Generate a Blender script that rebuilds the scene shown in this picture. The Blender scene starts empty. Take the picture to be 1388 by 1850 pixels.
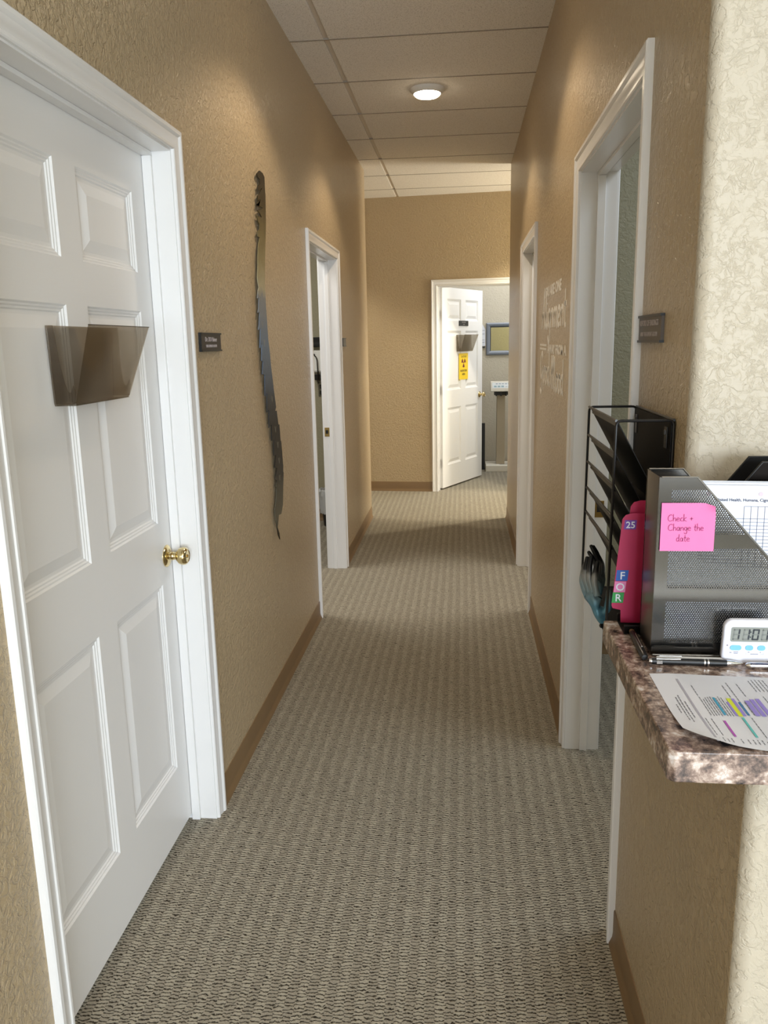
import bpy, bmesh, math, random
from mathutils import Vector, Matrix
random.seed(7)
C = bpy.context.scene.collection
SC = bpy.context.scene

# ------------------------------------------------------------------ camera
CAM_Z = 1.5216
FPX, PITCH, YAW, ROLL = 1442.88, 0.2088, -0.1001, -0.0203
cy, sy, cp, sp = math.cos(YAW), math.sin(YAW), math.cos(PITCH), math.sin(PITCH)
fwd = Vector((sy*cp, cy*cp, -sp)); rgt = Vector((cy, -sy, 0)); up = rgt.cross(fwd)
r2 = rgt*math.cos(ROLL) + up*math.sin(ROLL); u2 = up*math.cos(ROLL) - rgt*math.sin(ROLL)
cam_data = bpy.data.cameras.new('camera'); cam = bpy.data.objects.new('camera', cam_data); C.objects.link(cam)
cam_data.sensor_fit = 'VERTICAL'; cam_data.sensor_height = 36.0; cam_data.lens = FPX/1850*36
cam_data.clip_start = 0.02; cam_data.clip_end = 200
M = Matrix(((r2.x, u2.x, -fwd.x, 0), (r2.y, u2.y, -fwd.y, 0), (r2.z, u2.z, -fwd.z, CAM_Z), (0, 0, 0, 1)))
cam.matrix_world = M
SC.camera = cam

# ------------------------------------------------------------------ world, exposure, daylight
SC.view_settings.view_transform = 'Standard'; SC.view_settings.look = 'None'
SC.view_settings.gamma = 1.0; SC.view_settings.use_curve_mapping = False
SC.view_settings.exposure = 0.0
SC.cycles.max_bounces = 10; SC.cycles.diffuse_bounces = 6; SC.cycles.transparent_max_bounces = 24
SC.cycles.sample_clamp_indirect = 6.0
w = bpy.data.worlds.new('sky'); SC.world = w; w.use_nodes = True
w.node_tree.nodes['Background'].inputs[0].default_value = (0.75, 0.87, 1.0, 1)
w.node_tree.nodes['Background'].inputs[1].default_value = 2.2

def area(name, loc, target, sx, sy_, power, col):
    d = bpy.data.lights.new(name, 'AREA'); d.shape = 'RECTANGLE'; d.size = sx; d.size_y = sy_
    d.energy = power; d.color = col
    o = bpy.data.objects.new(name, d); C.objects.link(o); o.location = loc
    o.rotation_euler = (Vector(target)-Vector(loc)).to_track_quat('-Z', 'Y').to_euler()
    return o
DAY = (0.81, 0.905, 1.0)
WARM = (1.0, 0.82, 0.61)
area('lobby_window_daylight', (1.5, -4.42, 1.56), (1.0, 0, 1.2), 3.0, 1.7, 335, DAY)
area('lobby_fill_light', (1.3, -1.4, 2.88), (1.3, -1.4, 0), 1.2, 1.2, 32, (1.0, .96, .90))  # unseen panel added to brighten the pale floor sheet and the counter
area('left_room_troffer', (-1.9, 4.85, 2.86), (-1.75, 4.85, 0), 1.0, 1.0, 50, (1.0, .97, .92))
area('report_room_troffer', (1.6, 2.5, 2.86), (1.5, 2.5, 0), 1.0, 1.0, 30, DAY)
area('second_right_room_troffer', (1.5, 4.95, 2.86), (1.4, 4.95, 0), 1.0, 1.0, 44, (1.0, .95, .88))
area('far_room_troffer', (.7, 9.0, 2.86), (.7, 9.0, 0), 1.0, .8, 28, (.96, .98, 1.0))
area('far_room_window', (1.64, 8.85, 1.5), (0.1, 8.8, 1.2), .8, 1.2, 11, DAY)
area('cross_hall_fill', (3.0, 7.5, 1.6), (0, 7.7, 1.4), 0.9, 1.4, 120, (1.0, 0.92, 0.76))  # added warm area light that lifts the far wall, no window here

HC = 2.907           # ceiling height
XL, XR = -0.805, 0.387   # hall wall faces
WT = 0.115           # wall thickness
YL_END, YR_END = 6.93, 6.915
FY, FS = 8.155, -0.0804  # far wall: y = FY + FS*x

# ------------------------------------------------------------------ materials
def lin(c):
    return tuple(((v/255)/12.92 if v/255 <= .04045 else ((v/255+.055)/1.055)**2.4) for v in c) + (1.0,)

class NT:
    """small helper around a node tree"""
    def __init__(s, name):
        s.m = bpy.data.materials.new(name); s.m.use_nodes = True
        s.t = s.m.node_tree; s.b = s.t.nodes['Principled BSDF']; s.out = s.t.nodes['Material Output']
    def n(s, typ, **kw):
        x = s.t.nodes.new(typ)
        for k, v in kw.items(): setattr(x, k, v)
        return x
    def l(s, a, b): s.t.links.new(a, b)
    def put(s, sock, v):
        if isinstance(v, (int, float)): sock.default_value = v
        elif isinstance(v, (tuple, list)): sock.default_value = v
        else: s.l(v, sock)
    def math(s, op, a, b=0.0, c=None):
        x = s.n('ShaderNodeMath', operation=op); s.put(x.inputs[0], a); s.put(x.inputs[1], b)
        if c is not None: s.put(x.inputs[2], c)
        return x.outputs[0]
    def obj(s): return s.n('ShaderNodeTexCoord').outputs['Object']
    def xyz(s):
        x = s.n('ShaderNodeSeparateXYZ'); s.l(s.obj(), x.inputs[0]); return x.outputs
    def noise(s, scale, detail=2, rough=.5, vec=None, dist=0.0):
        x = s.n('ShaderNodeTexNoise'); s.l(vec or s.obj(), x.inputs['Vector'])
        x.inputs['Scale'].default_value = scale; x.inputs['Detail'].default_value = detail
        x.inputs['Roughness'].default_value = rough; x.inputs['Distortion'].default_value = dist
        return x.outputs['Fac']
    def ramp(s, fac, stops, interp='LINEAR'):
        x = s.n('ShaderNodeValToRGB'); x.color_ramp.interpolation = interp; s.l(fac, x.inputs[0])
        e = x.color_ramp.elements
        while len(e) < len(stops): e.new(.5)
        for i, (p, c) in enumerate(stops):
            e[i].position = p; e[i].color = c if len(c) == 4 else lin(c)
        return x.outputs[0]
    def mix(s, f, a, b):
        x = s.n('ShaderNodeMix', data_type='RGBA'); s.put(x.inputs[0], f); s.put(x.inputs[6], a); s.put(x.inputs[7], b)
        return x.outputs[2]
    def bump(s, h, strength, dist):
        x = s.n('ShaderNodeBump'); s.l(h, x.inputs['Height']); x.inputs['Strength'].default_value = strength
        x.inputs['Distance'].default_value = dist; s.l(x.outputs[0], s.b.inputs['Normal'])
    def set(s, col=None, rough=None, metal=None, **kw):
        if col is not None: s.put(s.b.inputs['Base Color'], lin(col) if isinstance(col, tuple) and len(col) == 3 else col)
        if rough is not None: s.put(s.b.inputs['Roughness'], rough)
        if metal is not None: s.put(s.b.inputs['Metallic'], metal)
        for k, v in kw.items(): s.put(s.b.inputs[k.replace('_', ' ')], v)
        return s

def plain(name, col, rough=.5, metal=0.0, vary=.04, scale=40, **kw):
    """flat colour with a slight procedural mottling"""
    t = NT(name); c = lin(col)
    nz = t.noise(scale, 3)
    lo = tuple(x*(1-vary) for x in c[:3])+(1,); hi = tuple(min(1, x*(1+vary)) for x in c[:3])+(1,)
    t.set(t.mix(nz, lo, hi), rough, metal, **kw)
    return t.m

def wall_paint(name, col, rough, strength, knock=False, spec=.5):
    t = NT(name); c = lin(col)
    t.set(t.mix(t.noise(1.5, 2), tuple(x*.96 for x in c[:3])+(1,), tuple(min(1, x*1.04) for x in c[:3])+(1,)), rough)
    t.b.inputs['Specular IOR Level'].default_value = spec
    if knock:   # trowelled knock-down: flat plateaus with crisp torn edges
        a = t.noise(36, 5, .6, dist=.5); p = t.ramp(a, [(.44, (0, 0, 0, 1)), (.50, (1, 1, 1, 1))])
        b = t.noise(62, 5, .62, dist=.7); q = t.ramp(b, [(.46, (0, 0, 0, 1)), (.53, (1, 1, 1, 1))])
        g = t.noise(17, 3, .5); k = t.ramp(g, [(.40, (.25, .25, .25, 1)), (.60, (1, 1, 1, 1))])
        h = t.math('ADD', t.math('MULTIPLY', p, .8), t.math('ADD', t.math('MULTIPLY', t.math('MULTIPLY', q, k), .55), t.math('MULTIPLY', t.noise(150, 3), .2)))
    else:       # sprayed orange peel
        a = t.noise(58, 4, .6, dist=.7); p = t.ramp(a, [(.42, (0, 0, 0, 1)), (.58, (1, 1, 1, 1))])
        b = t.noise(190, 2); h = t.math('ADD', p, t.math('MULTIPLY', b, .3))
    t.bump(h, strength, .0026 if knock else .0022)
    return t.m

M_TAN = wall_paint('tan_textured_paint', (181, 161, 129), .29, 1.0, spec=.36)
M_CREAM = wall_paint('cream_textured_paint', (184, 174, 155), .5, .5, knock=True)
M_ROOMWALL = wall_paint('grey_green_room_paint', (152, 147, 122), .5, .6)
M_FARROOM = wall_paint('pale_grey_room_paint', (192, 184, 166), .5, .6)
M_WHITE = plain('white_trim_enamel', (231, 230, 229), .24, vary=.015, scale=8)

def door_paint():
    t = NT('white_moulded_door_paint'); t.set((233, 232, 231), .34)
    x = t.xyz(); cmb = t.n('ShaderNodeCombineXYZ')
    t.put(cmb.inputs[0], t.math('MULTIPLY', x[0], 16.)); t.put(cmb.inputs[1], t.math('MULTIPLY', x[1], 16.)); t.put(cmb.inputs[2], t.math('MULTIPLY', x[2], 260.))
    t.bump(t.noise(1.0, 3, vec=cmb.outputs[0]), .12, .0012)
    return t.m
M_DOOR = door_paint()

def carpet():
    t = NT('ribbed_greige_loop_carpet'); x = t.xyz()
    nz = t.noise(48, 3); nz2 = t.noise(300, 2); nz3 = t.noise(14, 2)
    u = t.math('DIVIDE', t.math('ADD', x[0], t.math('ADD', t.math('MULTIPLY', nz, .022), t.math('MULTIPLY', nz3, .012))), .047)
    par = t.math('MODULO', t.math('FLOOR', t.math('ADD', t.math('MULTIPLY', u, 2.0), 200.0)), 2.0)
    fu = t.math('FRACT', u)
    v = t.math('DIVIDE', x[1], .0107)
    v = t.math('ADD', v, t.math('MULTIPLY', par, .5)); v = t.math('ADD', v, t.math('ADD', t.math('MULTIPLY', nz, 1.6), t.math('MULTIPLY', t.noise(130, 2), .7)))
    ridge = t.math('ABSOLUTE', t.math('SINE', t.math('MULTIPLY', v, math.pi)))
    rr = t.ramp(t.math('ADD', ridge, t.math('MULTIPLY', t.math('SUBTRACT', t.noise(170, 3, .6), .5), .9)), [(.12, (0, 0, 0, 1)), (.62, (1, 1, 1, 1))])
    yarn = t.math('MULTIPLY', rr, t.math('ADD', .45, t.math('MULTIPLY', nz2, 1.0)))
    half = t.ramp(fu, [(.0, (0, 0, 0, 1)), (.14, (1, 1, 1, 1)), (.42, (.85, .85, .85, 1)), (.60, (.1, .1, .1, 1)), (1, (0, 0, 0, 1))])
    half = t.math('MULTIPLY', half, t.math('ADD', .2, t.math('MULTIPLY', nz3, 1.1)))
    base = t.mix(t.math('MINIMUM', half, 1.0), lin((158, 150, 134)), lin((179, 171, 153)))
    c = t.mix(t.math('MINIMUM', yarn, 1.0), lin((52, 46, 37)), base)
    t.set(c, .95, Specular_IOR_Level=.1)
    t.bump(t.math('ADD', rr, t.math('MULTIPLY', nz2, .8)), .8, .0035)
    return t.m
M_CARPET = carpet()

def ceiling_tile():
    t = NT('fissured_acoustic_tile')
    a = t.noise(170, 4, .7); p = t.ramp(a, [(.36, (0, 0, 0, 1)), (.47, (1, 1, 1, 1))])
    t.set(t.mix(p, lin((196, 189, 178)), lin((238, 233, 225))), .9)
    t.bump(p, .5, .002)
    return t.m
M_TILE = ceiling_tile()
M_TEE = plain('shade_toned_cross_tee', (146, 136, 122), .6)  # darker than the runners: the gap's shadow is put into this colour
M_GRID = plain('painted_ceiling_grid', (206, 197, 184), .5)

def laminate():
    t = NT('mottled_granite_laminate')
    a = t.noise(46, 6, .70, dist=.3); b = t.noise(17, 4, .6, dist=.3); c = t.noise(150, 3, .6)
    f = t.math('ADD', t.math('MULTIPLY', a, .62), t.math('ADD', t.math('MULTIPLY', b, .22), t.math('MULTIPLY', c, .16)))
    k = t.ramp(f, [(.38, (30, 27, 29)), (.445, (86, 72, 66)), (.50, (132, 111, 100)), (.555, (178, 159, 146)), (.62, (216, 210, 207))])
    t.set(k, .2)
    return t.m
M_LAM = laminate()
M_BASE = plain('brown_vinyl_base', (122, 97, 66), .42, vary=.05, scale=12)
M_BRASS = plain('polished_brass', (218, 198, 148), .16, 1.0, vary=.03)
M_DULLBRASS = plain('aged_brass_plate', (168, 140, 84), .34, 1.0)
M_BRONZE = plain('dark_bronze_hinge', (92, 80, 62), .4, .9)
M_BLACK = plain('black_coated_wire', (14, 13, 13), .38)
M_BLACKMESH = plain('black_mesh_sheet', (10, 9, 9), .6, vary=.3, scale=900, Specular_IOR_Level=.2)
M_BLACKPL = plain('black_plastic', (18, 18, 19), .35)
M_SIGN = plain('engraved_dark_plate', (56, 51, 46), .42, vary=.08)
M_SIGNR = plain('engraved_taupe_plate', (84, 74, 64), .42, vary=.08)
M_LETTER = plain('pale_engraved_letter', (176, 166, 164), .6)
M_LEAD = plain('dark_slot', (10, 9, 8), .6)
M_PAPER = plain('white_paper', (216, 219, 228), .7, vary=.01)
M_INK = plain('grey_print_ink', (120, 122, 132), .8)
M_INKDARK = plain('dark_print_ink', (58, 66, 92), .8)
M_RULE = plain('fine_grid_ink', (104, 110, 134), .8)
M_CHROME = plain('chrome', (214, 214, 216), .08, 1.0, vary=.02)
M_REFLECTOR = plain('pale_reflector_sheet', (238, 234, 226), .4)
M_STEEL = plain('satin_steel', (150, 149, 147), .22, 1.0, vary=.03, scale=15)

def smoke(name, col):
    t = NT(name); t.t.nodes.remove(t.b)
    tr = t.n('ShaderNodeBsdfTransparent'); tr.inputs[0].default_value = col+(1,)
    gl = t.n('ShaderNodeBsdfGlossy'); gl.inputs[0].default_value = (.9, .9, .9, 1); gl.inputs[1].default_value = .08
    fr = t.n('ShaderNodeFresnel'); fr.inputs[0].default_value = 1.4
    mx = t.n('ShaderNodeMixShader'); t.l(t.math('MULTIPLY', fr.outputs[0], .6), mx.inputs[0]); t.l(tr.outputs[0], mx.inputs[1]); t.l(gl.outputs[0], mx.inputs[2])
    t.l(mx.outputs[0], t.out.inputs[0])
    return t.m
M_SMOKE = smoke('smoked_acrylic', (.87, .85, .815))
M_SMOKEF = smoke('dense_smoked_acrylic', (.78, .745, .69))

def perforated(name, base, rough, zones, slope, px=.0035, pz=.0029, r=.00112):
    """sheet metal with punched round holes inside three bands; local x along the sheet, z up"""
    t = NT(name); t.set(base, rough, 1.0)
    x = t.xyz()
    rz = t.math('DIVIDE', x[2], pz); row = t.math('FLOOR', rz)
    xs = t.math('ADD', t.math('DIVIDE', x[0], px), t.math('MULTIPLY', t.math('MODULO', row, 2.0), .5))
    fx = t.math('MULTIPLY', t.math('SUBTRACT', t.math('FRACT', xs), .5), px)
    fz = t.math('MULTIPLY', t.math('SUBTRACT', t.math('FRACT', rz), .5), pz)
    d2 = t.math('ADD', t.math('MULTIPLY', fx, fx), t.math('MULTIPLY', fz, fz))
    hole = t.math('LESS_THAN', d2, r*r)
    zsum = None
    for z0, z1 in zones:
        k = t.math('MULTIPLY', t.math('GREATER_THAN', x[2], z0), t.math('LESS_THAN', x[2], z1))
        zsum = k if zsum is None else t.math('ADD', zsum, k)
    x0, x1, sx, sz, sm = slope
    inside = t.math('MULTIPLY', t.math('GREATER_THAN', x[0], x0), t.math('LESS_THAN', x[0], x1))
    edge = t.math('LESS_THAN', t.math('ADD', x[0], t.math('MULTIPLY', x[2], sm)), sx+sz*sm)
    mask = t.math('MULTIPLY', t.math('MULTIPLY', hole, zsum), t.math('MULTIPLY', inside, edge))
    tr = t.n('ShaderNodeBsdfTransparent'); mx = t.n('ShaderNodeMixShader')
    t.l(mask, mx.inputs[0]); t.l(t.b.outputs[0], mx.inputs[1]); t.l(tr.outputs[0], mx.inputs[2]); t.l(mx.outputs[0], t.out.inputs[0])
    return t.m

def emit(name, col, s):
    t = NT(name); t.set((230, 225, 215), .4); t.b.inputs['Emission Color'].default_value = col; t.b.inputs['Emission Strength'].default_value = s
    return t.m

# ------------------------------------------------------------------ mesh builder
WM = {}     # object -> world matrix of its root (children keep identity transforms)
def props(o, label=None, cat=None, group=None, kind=None):
    if label: o['label'] = label
    if cat: o['category'] = cat
    if group: o['group'] = group
    if kind: o['kind'] = kind
    return o
def thing(name, loc, label, cat, rz=0.0, group=None, kind=None):
    o = bpy.data.objects.new(name, None); C.objects.link(o); o.empty_display_size = .05
    o.location = loc; o.rotation_euler = (0, 0, rz)
    WM[o.name] = Matrix.Translation(loc) @ Matrix.Rotation(rz, 4, 'Z')
    return props(o, label, cat, group, kind)

class MB:
    def __init__(s, T=None): s.v = []; s.f = []; s.mi = []; s.T = T; s.cm = 0
    def pt(s, p):
        p = Vector(p); s.v.append(s.T @ p if s.T is not None else p); return len(s.v)-1
    def face(s, idx): s.f.append(idx); s.mi.append(s.cm)
    def box(s, x0, x1, y0, y1, z0, z1):
        b = [s.pt(p) for p in ((x0, y0, z0), (x1, y0, z0), (x1, y1, z0), (x0, y1, z0), (x0, y0, z1), (x1, y0, z1), (x1, y1, z1), (x0, y1, z1))]
        for q in ((3, 2, 1, 0), (4, 5, 6, 7), (0, 1, 5, 4), (1, 2, 6, 5), (2, 3, 7, 6), (3, 0, 4, 7)): s.face([b[i] for i in q])
        return s
    def prism(s, poly, m0, m1, fn=None):
        """poly: 2-D points, extruded from m0 to m1; fn(u, v, w) gives the 3-D point"""
        fn = fn or (lambda u, v, w: (u, v, w)); n = len(poly)
        a = [s.pt(fn(p[0], p[1], m0)) for p in poly]; b = [s.pt(fn(p[0], p[1], m1)) for p in poly]
        s.face(a[::-1]); s.face(b)
        for i in range(n): s.face([a[i], a[(i+1) % n], b[(i+1) % n], b[i]])
        return s
    def loft(s, rings, cap=True, closed=True):
        R = [[s.pt(p) for p in r] for r in rings]; n = len(R[0])
        for a, b in zip(R, R[1:]):
            for i in range(n if closed else n-1): s.face([a[i], a[(i+1) % n], b[(i+1) % n], b[i]])
        if cap: s.face(R[0][::-1]); s.face(R[-1])
        return s
    def lathe(s, prof, o, axis, n=28):
        """prof: (radius, distance along axis)"""
        ax = Vector(axis).normalized(); e = ax.orthogonal().normalized(); g = ax.cross(e); o = Vector(o)
        return s.loft([[o+ax*h+(e*math.cos(2*math.pi*i/n)+g*math.sin(2*math.pi*i/n))*max(r, 1e-5) for i in range(n)] for r, h in prof])
    def tube(s, path, r, n=10, closed=False):
        path = [Vector(p) for p in path]; rings = []; k = len(path); prev = None
        for i, p in enumerate(path):
            if closed: t = path[(i+1) % k]-path[i-1]
            else: t = path[min(i+1, k-1)]-path[max(i-1, 0)]
            t.normalize()
            e = (prev - t*prev.dot(t)) if prev is not None else t.orthogonal()
            if e.length < 1e-6: e = t.orthogonal()
            e.normalize(); prev = e; g = t.cross(e)
            rings.append([p+(e*math.cos(2*math.pi*j/n)+g*math.sin(2*math.pi*j/n))*r for j in range(n)])
        if closed: rings.append(rings[0])
        return s.loft(rings, cap=not closed)
    def ribbon(s, pts, wd, fr, h0=0.0, h1=.0006):
        """flat raised stroke along 2-D points; fr(u, v, h) -> 3-D"""
        pts = [Vector(p) for p in pts]; L, Rr = [], []
        for i, p in enumerate(pts):
            t = pts[min(i+1, len(pts)-1)]-pts[max(i-1, 0)]
            if t.length < 1e-9: t = Vector((1, 0))
            t.normalize(); n = Vector((-t.y, t.x))*wd/2
            L.append(p+n); Rr.append(p-n)
        rings = [[fr(l.x, l.y, h0), fr(l.x, l.y, h1), fr(q.x, q.y, h1), fr(q.x, q.y, h0)] for l, q in zip(L, Rr)]
        return s.loft(rings)
    def merge(s, verts, faces):
        o = [s.pt(p) for p in verts]
        for f in faces: s.face([o[i] for i in f])
        return s
    def build(s, name, mat, parent=None, loc=None, smooth=30, bevel=0.0, seg=2, weld=True, wn=False):
        if parent is not None:
            W = WM[parent.name]; inv = W.inverted()
        else:
            W = Matrix.Translation(Vector(loc or (0, 0, 0))); inv = W.inverted()
        me = bpy.data.meshes.new(name); me.from_pydata([inv @ p for p in s.v], [], s.f)
        for m in (mat if isinstance(mat, (list, tuple)) else [mat]): me.materials.append(m)
        for p, k in zip(me.polygons, s.mi): p.material_index = k
        bm = bmesh.new(); bm.from_mesh(me)
        if weld: bmesh.ops.remove_doubles(bm, verts=bm.verts, dist=1e-6)
        bmesh.ops.recalc_face_normals(bm, faces=bm.faces); bm.to_mesh(me); bm.free()
        if smooth:
            for p in me.polygons: p.use_smooth = True
            me.set_sharp_from_angle(angle=math.radians(smooth))
        o = bpy.data.objects.new(name, me); C.objects.link(o)
        if parent is not None: o.parent = parent
        elif loc is not None: o.location = loc
        WM[o.name] = W
        if wn:
            b = o.modifiers.new('weighted', 'WEIGHTED_NORMAL'); b.weight = 100; b.keep_sharp = True
        if bevel:
            b = o.modifiers.new('bevel', 'BEVEL'); b.width = bevel; b.segments = seg; b.limit_method = 'ANGLE'; b.angle_limit = math.radians(35)
            b.harden_normals = True
        return o

def struct(mb, name, mat, label, cat, **kw):
    return props(mb.build(name, mat, **kw), label, cat, kind='structure')
def top(mb, name, mat, loc, label, cat, group=None, **kw):
    return props(mb.build(name, mat, loc=loc, **kw), label, cat, group)

FONT_CACHE = {}
def text_geo(body, size, align='CENTER', depth=.0004, bold=0.0, squeeze=1.0):
    cu = bpy.data.curves.new('lettering_curve', 'FONT'); cu.body = body; cu.size = size; cu.align_x = align; cu.extrude = depth; cu.offset = bold
    cu.resolution_u = 3
    o = bpy.data.objects.new('lettering_curve', cu); C.objects.link(o)
    dg = bpy.context.evaluated_depsgraph_get(); me = bpy.data.meshes.new_from_object(o.evaluated_get(dg))
    v = [p.co.copy() for p in me.vertices]; f = [tuple(p.vertices) for p in me.polygons]
    for p in v: p.x *= squeeze
    bpy.data.objects.remove(o); bpy.data.curves.remove(cu); bpy.data.meshes.remove(me)
    return v, f
def frame(o, ex, ey):
    o, ex, ey = Vector(o), Vector(ex).normalized(), Vector(ey).normalized(); ez = ex.cross(ey)
    return lambda u, v, h=0.0: o+ex*u+ey*v+ez*h
def put_text(mb, body, size, fr, u=0, v=0, **kw):
    V, F = text_geo(body, size, **kw)
    return mb.merge([fr(p.x+u, p.y+v, p.z) for p in V], F)

def smooth_path(pts, n=6):
    if len(pts) < 3: return pts
    P = [Vector(p) for p in pts]; P = [P[0]*2-P[1]]+P+[P[-1]*2-P[-2]]; out = []
    for i in range(1, len(P)-2):
        a, b, c, d = P[i-1], P[i], P[i+1], P[i+2]
        for k in range(n):
            t = k/n
            out.append(.5*((2*b)+(c-a)*t+(2*a-5*b+4*c-d)*t*t+(3*b-a-3*c+d)*t**3))
    out.append(P[-2]); return out
# handwriting: strokes on a grid where the x-height is .5 and ascenders reach 1
HAND = {
 'C': (.62, [[(.55, .78), (.42, .9), (.2, .8), (.06, .5), (.1, .15), (.3, .02), (.55, .12)]]),
 'h': (.42, [[(.05, 1.), (.05, 0)], [(.05, .3), (.16, .46), (.3, .42), (.34, 0)]]),
 'e': (.42, [[(.05, .26), (.3, .3), (.3, .44), (.16, .5), (.04, .28), (.12, .04), (.36, .08)]]),
 'c': (.38, [[(.33, .42), (.2, .5), (.06, .3), (.1, .06), (.33, .06)]]),
 'k': (.42, [[(.06, 1.), (.06, 0)], [(.36, .55), (.07, .25), (.38, 0)]]),
 '+': (.5, [[(.06, .35), (.42, .38)], [(.24, .58), (.24, .14)]]),
 'a': (.44, [[(.33, .42), (.18, .5), (.05, .28), (.12, .03), (.28, .1), (.34, .44)], [(.34, .46), (.33, .1), (.42, .02)]]),
 'n': (.42, [[(.05, .48), (.06, 0)], [(.06, .3), (.18, .48), (.32, .4), (.35, 0)]]),
 'g': (.44, [[(.34, .42), (.18, .5), (.05, .3), (.14, .06), (.32, .16), (.35, .46)], [(.35, .46), (.34, -.3), (.16, -.42), (.03, -.25)]]),
 't': (.34, [[(.16, .88), (.15, .08), (.28, .02)], [(.0, .52), (.32, .54)]]),
 'd': (.46, [[(.33, .42), (.18, .5), (.05, .26), (.14, .02), (.31, .14)], [(.36, 1.), (.34, .1), (.44, .02)]]),
 ' ': (.3, []),
 'A': (.62, [[(.0, .0), (.14, .3), (.34, .98), (.4, .98), (.44, .4), (.5, .0)], [(.1, .34), (.3, .44), (.52, .4)]]),
 'l': (.24, [[(.0, .05), (.14, .6), (.16, .98), (.08, .95), (.08, .2), (.14, .02), (.24, .1)]]),
 'i': (.22, [[(.06, .48), (.06, .1), (.12, .0), (.2, .1)], [(.07, .68), (.08, .72)]]),
 'm': (.62, [[(.04, .48), (.05, 0)], [(.05, .3), (.15, .48), (.26, .42), (.28, 0)], [(.28, .3), (.38, .48), (.5, .42), (.54, .05), (.6, .02)]]),
 'G': (.66, [[(.55, .8), (.4, .98), (.16, .8), (.06, .5), (.14, .2), (.36, .16), (.52, .5)], [(.52, .5), (.5, -.1), (.3, -.4), (.06, -.3)]]),
 'o': (.42, [[(.2, .5), (.06, .3), (.12, .02), (.3, .06), (.36, .32), (.22, .5), (.4, .46)]]),
 'M': (.86, [[(.0, .1), (.1, .8), (.2, 1.), (.24, .5), (.22, .0)], [(.24, .5), (.4, .98), (.46, .9), (.44, .0)], [(.46, .6), (.6, .98), (.68, .8), (.66, .1), (.8, .02)]]),
}
def hand_text(mb, body, size, wd, fr, u=0, v=0, stretch=1.0, slant=0.0, h1=.0006):
    x = 0.0
    for ch in body:
        adv, strokes = HAND[ch]
        for st in strokes:
            pts = smooth_path(st, 5)
            mb.ribbon([(u+(x+p[0]+slant*p[1])*size*stretch, v+p[1]*size) for p in pts], wd, fr, h1=h1)
        x += adv
    return x*size*stretch

# ================================================================== SETTING
mb = MB(); mb.box(-3.6, 3.4, -4.6, 10.2, -.06, 0)
struct(mb, 'floor', M_CARPET, 'greige ribbed loop carpet running down the hallway', 'floor')
mb = MB(); mb.box(-14, 16, -22, -4.75, -.2, -.12)
struct(mb, 'ground', plain('lawn_green', (96, 128, 48), .9, vary=.3, scale=6), 'green lawn outside the lobby window', 'lawn')

mb = MB(); mb.box(-.79, 3.29, -2.5, -.5, 0, .004)  # bright sheet out of view, added so the steel file mirrors it
struct(mb, 'floor_reflector', M_REFLECTOR, 'unseen pale floor sheet added for reflections in the silver file', 'floor')
# ceiling: 2 x 4 ft lay-in tiles under a plate, grid bars between them
mb = MB(); mb.box(-3.6, 3.4, -4.6, 10.2, HC+.012, HC+.06)
GX, GY, PX, PY = -.632, 4.052, 1.25, .6262
for i in range(-3, 4):
    for j in range(-14, 10):
        x0, y0 = GX+i*PX, GY+j*PY
        x0c, x1c, y0c, y1c = max(-3.6, x0+.013), min(3.4, x0+PX-.013), max(-4.6, y0+.006), min(10.2, y0+PY-.006)
        if x1c-x0c > .02 and y1c-y0c > .02: mb.box(x0c, x1c, y0c, y1c, HC, HC+.013)
ceil = struct(mb, 'ceiling', M_TILE, 'fissured acoustic tile ceiling over the hallway', 'ceiling', smooth=0)
mb = MB()
for i in range(-2, 4):
    mb.box(GX+i*PX-.012, GX+i*PX+.012, -4.6, 10.2, HC+.006, HC+.0121)
grid = mb.build('ceiling_grid', M_GRID, ceil, smooth=0)
mb = MB()
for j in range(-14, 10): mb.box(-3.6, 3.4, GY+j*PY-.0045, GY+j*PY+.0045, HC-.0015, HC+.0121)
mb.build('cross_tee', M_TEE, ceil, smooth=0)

def run_wall(mb, x0, x1, y0, y1, doors, z1=HC+.05):
    """wall slab along y with door openings (ya, yb, ztop)"""
    y = y0
    for ya, yb, zt in doors:
        mb.box(x0, x1, y, ya, 0, z1); mb.box(x0, x1, ya, yb, zt, z1); y = yb
    mb.box(x0, x1, y, y1, 0, z1)
L1 = (1.331, 2.297, 2.052); L2 = (4.316, 5.272, 2.045); R1 = (1.883, 2.831, 2.052); R2 = (4.448, 5.358, 2.055)
J = .018      # jamb board thickness
def hole(d): return (d[0]-J, d[1]+J, d[2]+J)

mb = MB(); run_wall(mb, XL-WT, XL, -4.6, YL_END, [hole(L1), hole(L2)]); mb.box(-3.6, XL-WT, YL_END-WT, YL_END, 0, HC+.05)
struct(mb, 'wall_left', M_TAN, 'long tan textured hallway wall with the metal spine decor', 'wall', smooth=0)
RB = .022     # bullnose radius
def bull(x, y, r, n=7):
    """quarter-round corner from the -x face to the -y face"""
    return [(x+r-r*math.cos(a), y+r-r*math.sin(a)) for a in [math.pi/2*k/n for k in range(n+1)]]
mb = MB(); YW = 1.408
run_wall(mb, XR, XR+WT, YW+RB, YR_END, [hole(R1), hole(R2)]); mb.box(XR+WT, 3.4, YR_END-WT, YR_END, 0, HC+.05)
wr = mb.build('wall_right', [M_TAN, M_ROOMWALL], smooth=0)
for p in wr.data.polygons:
    if p.normal.y > .9 and p.center.y > YR_END-.01: p.material_index = 1  # unseen end face recoloured for a daylit look in the far mirror
props(wr, 'tan textured hallway wall carrying the white lettering', 'wall', kind='structure')
mb = MB(); poly = bull(XR, YW, RB)+[(3.4, YW), (3.4, YW+WT), (XR+WT+.001, YW+WT), (XR+WT+.001, YW+RB), (XR, YW+RB)][:-1]
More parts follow.
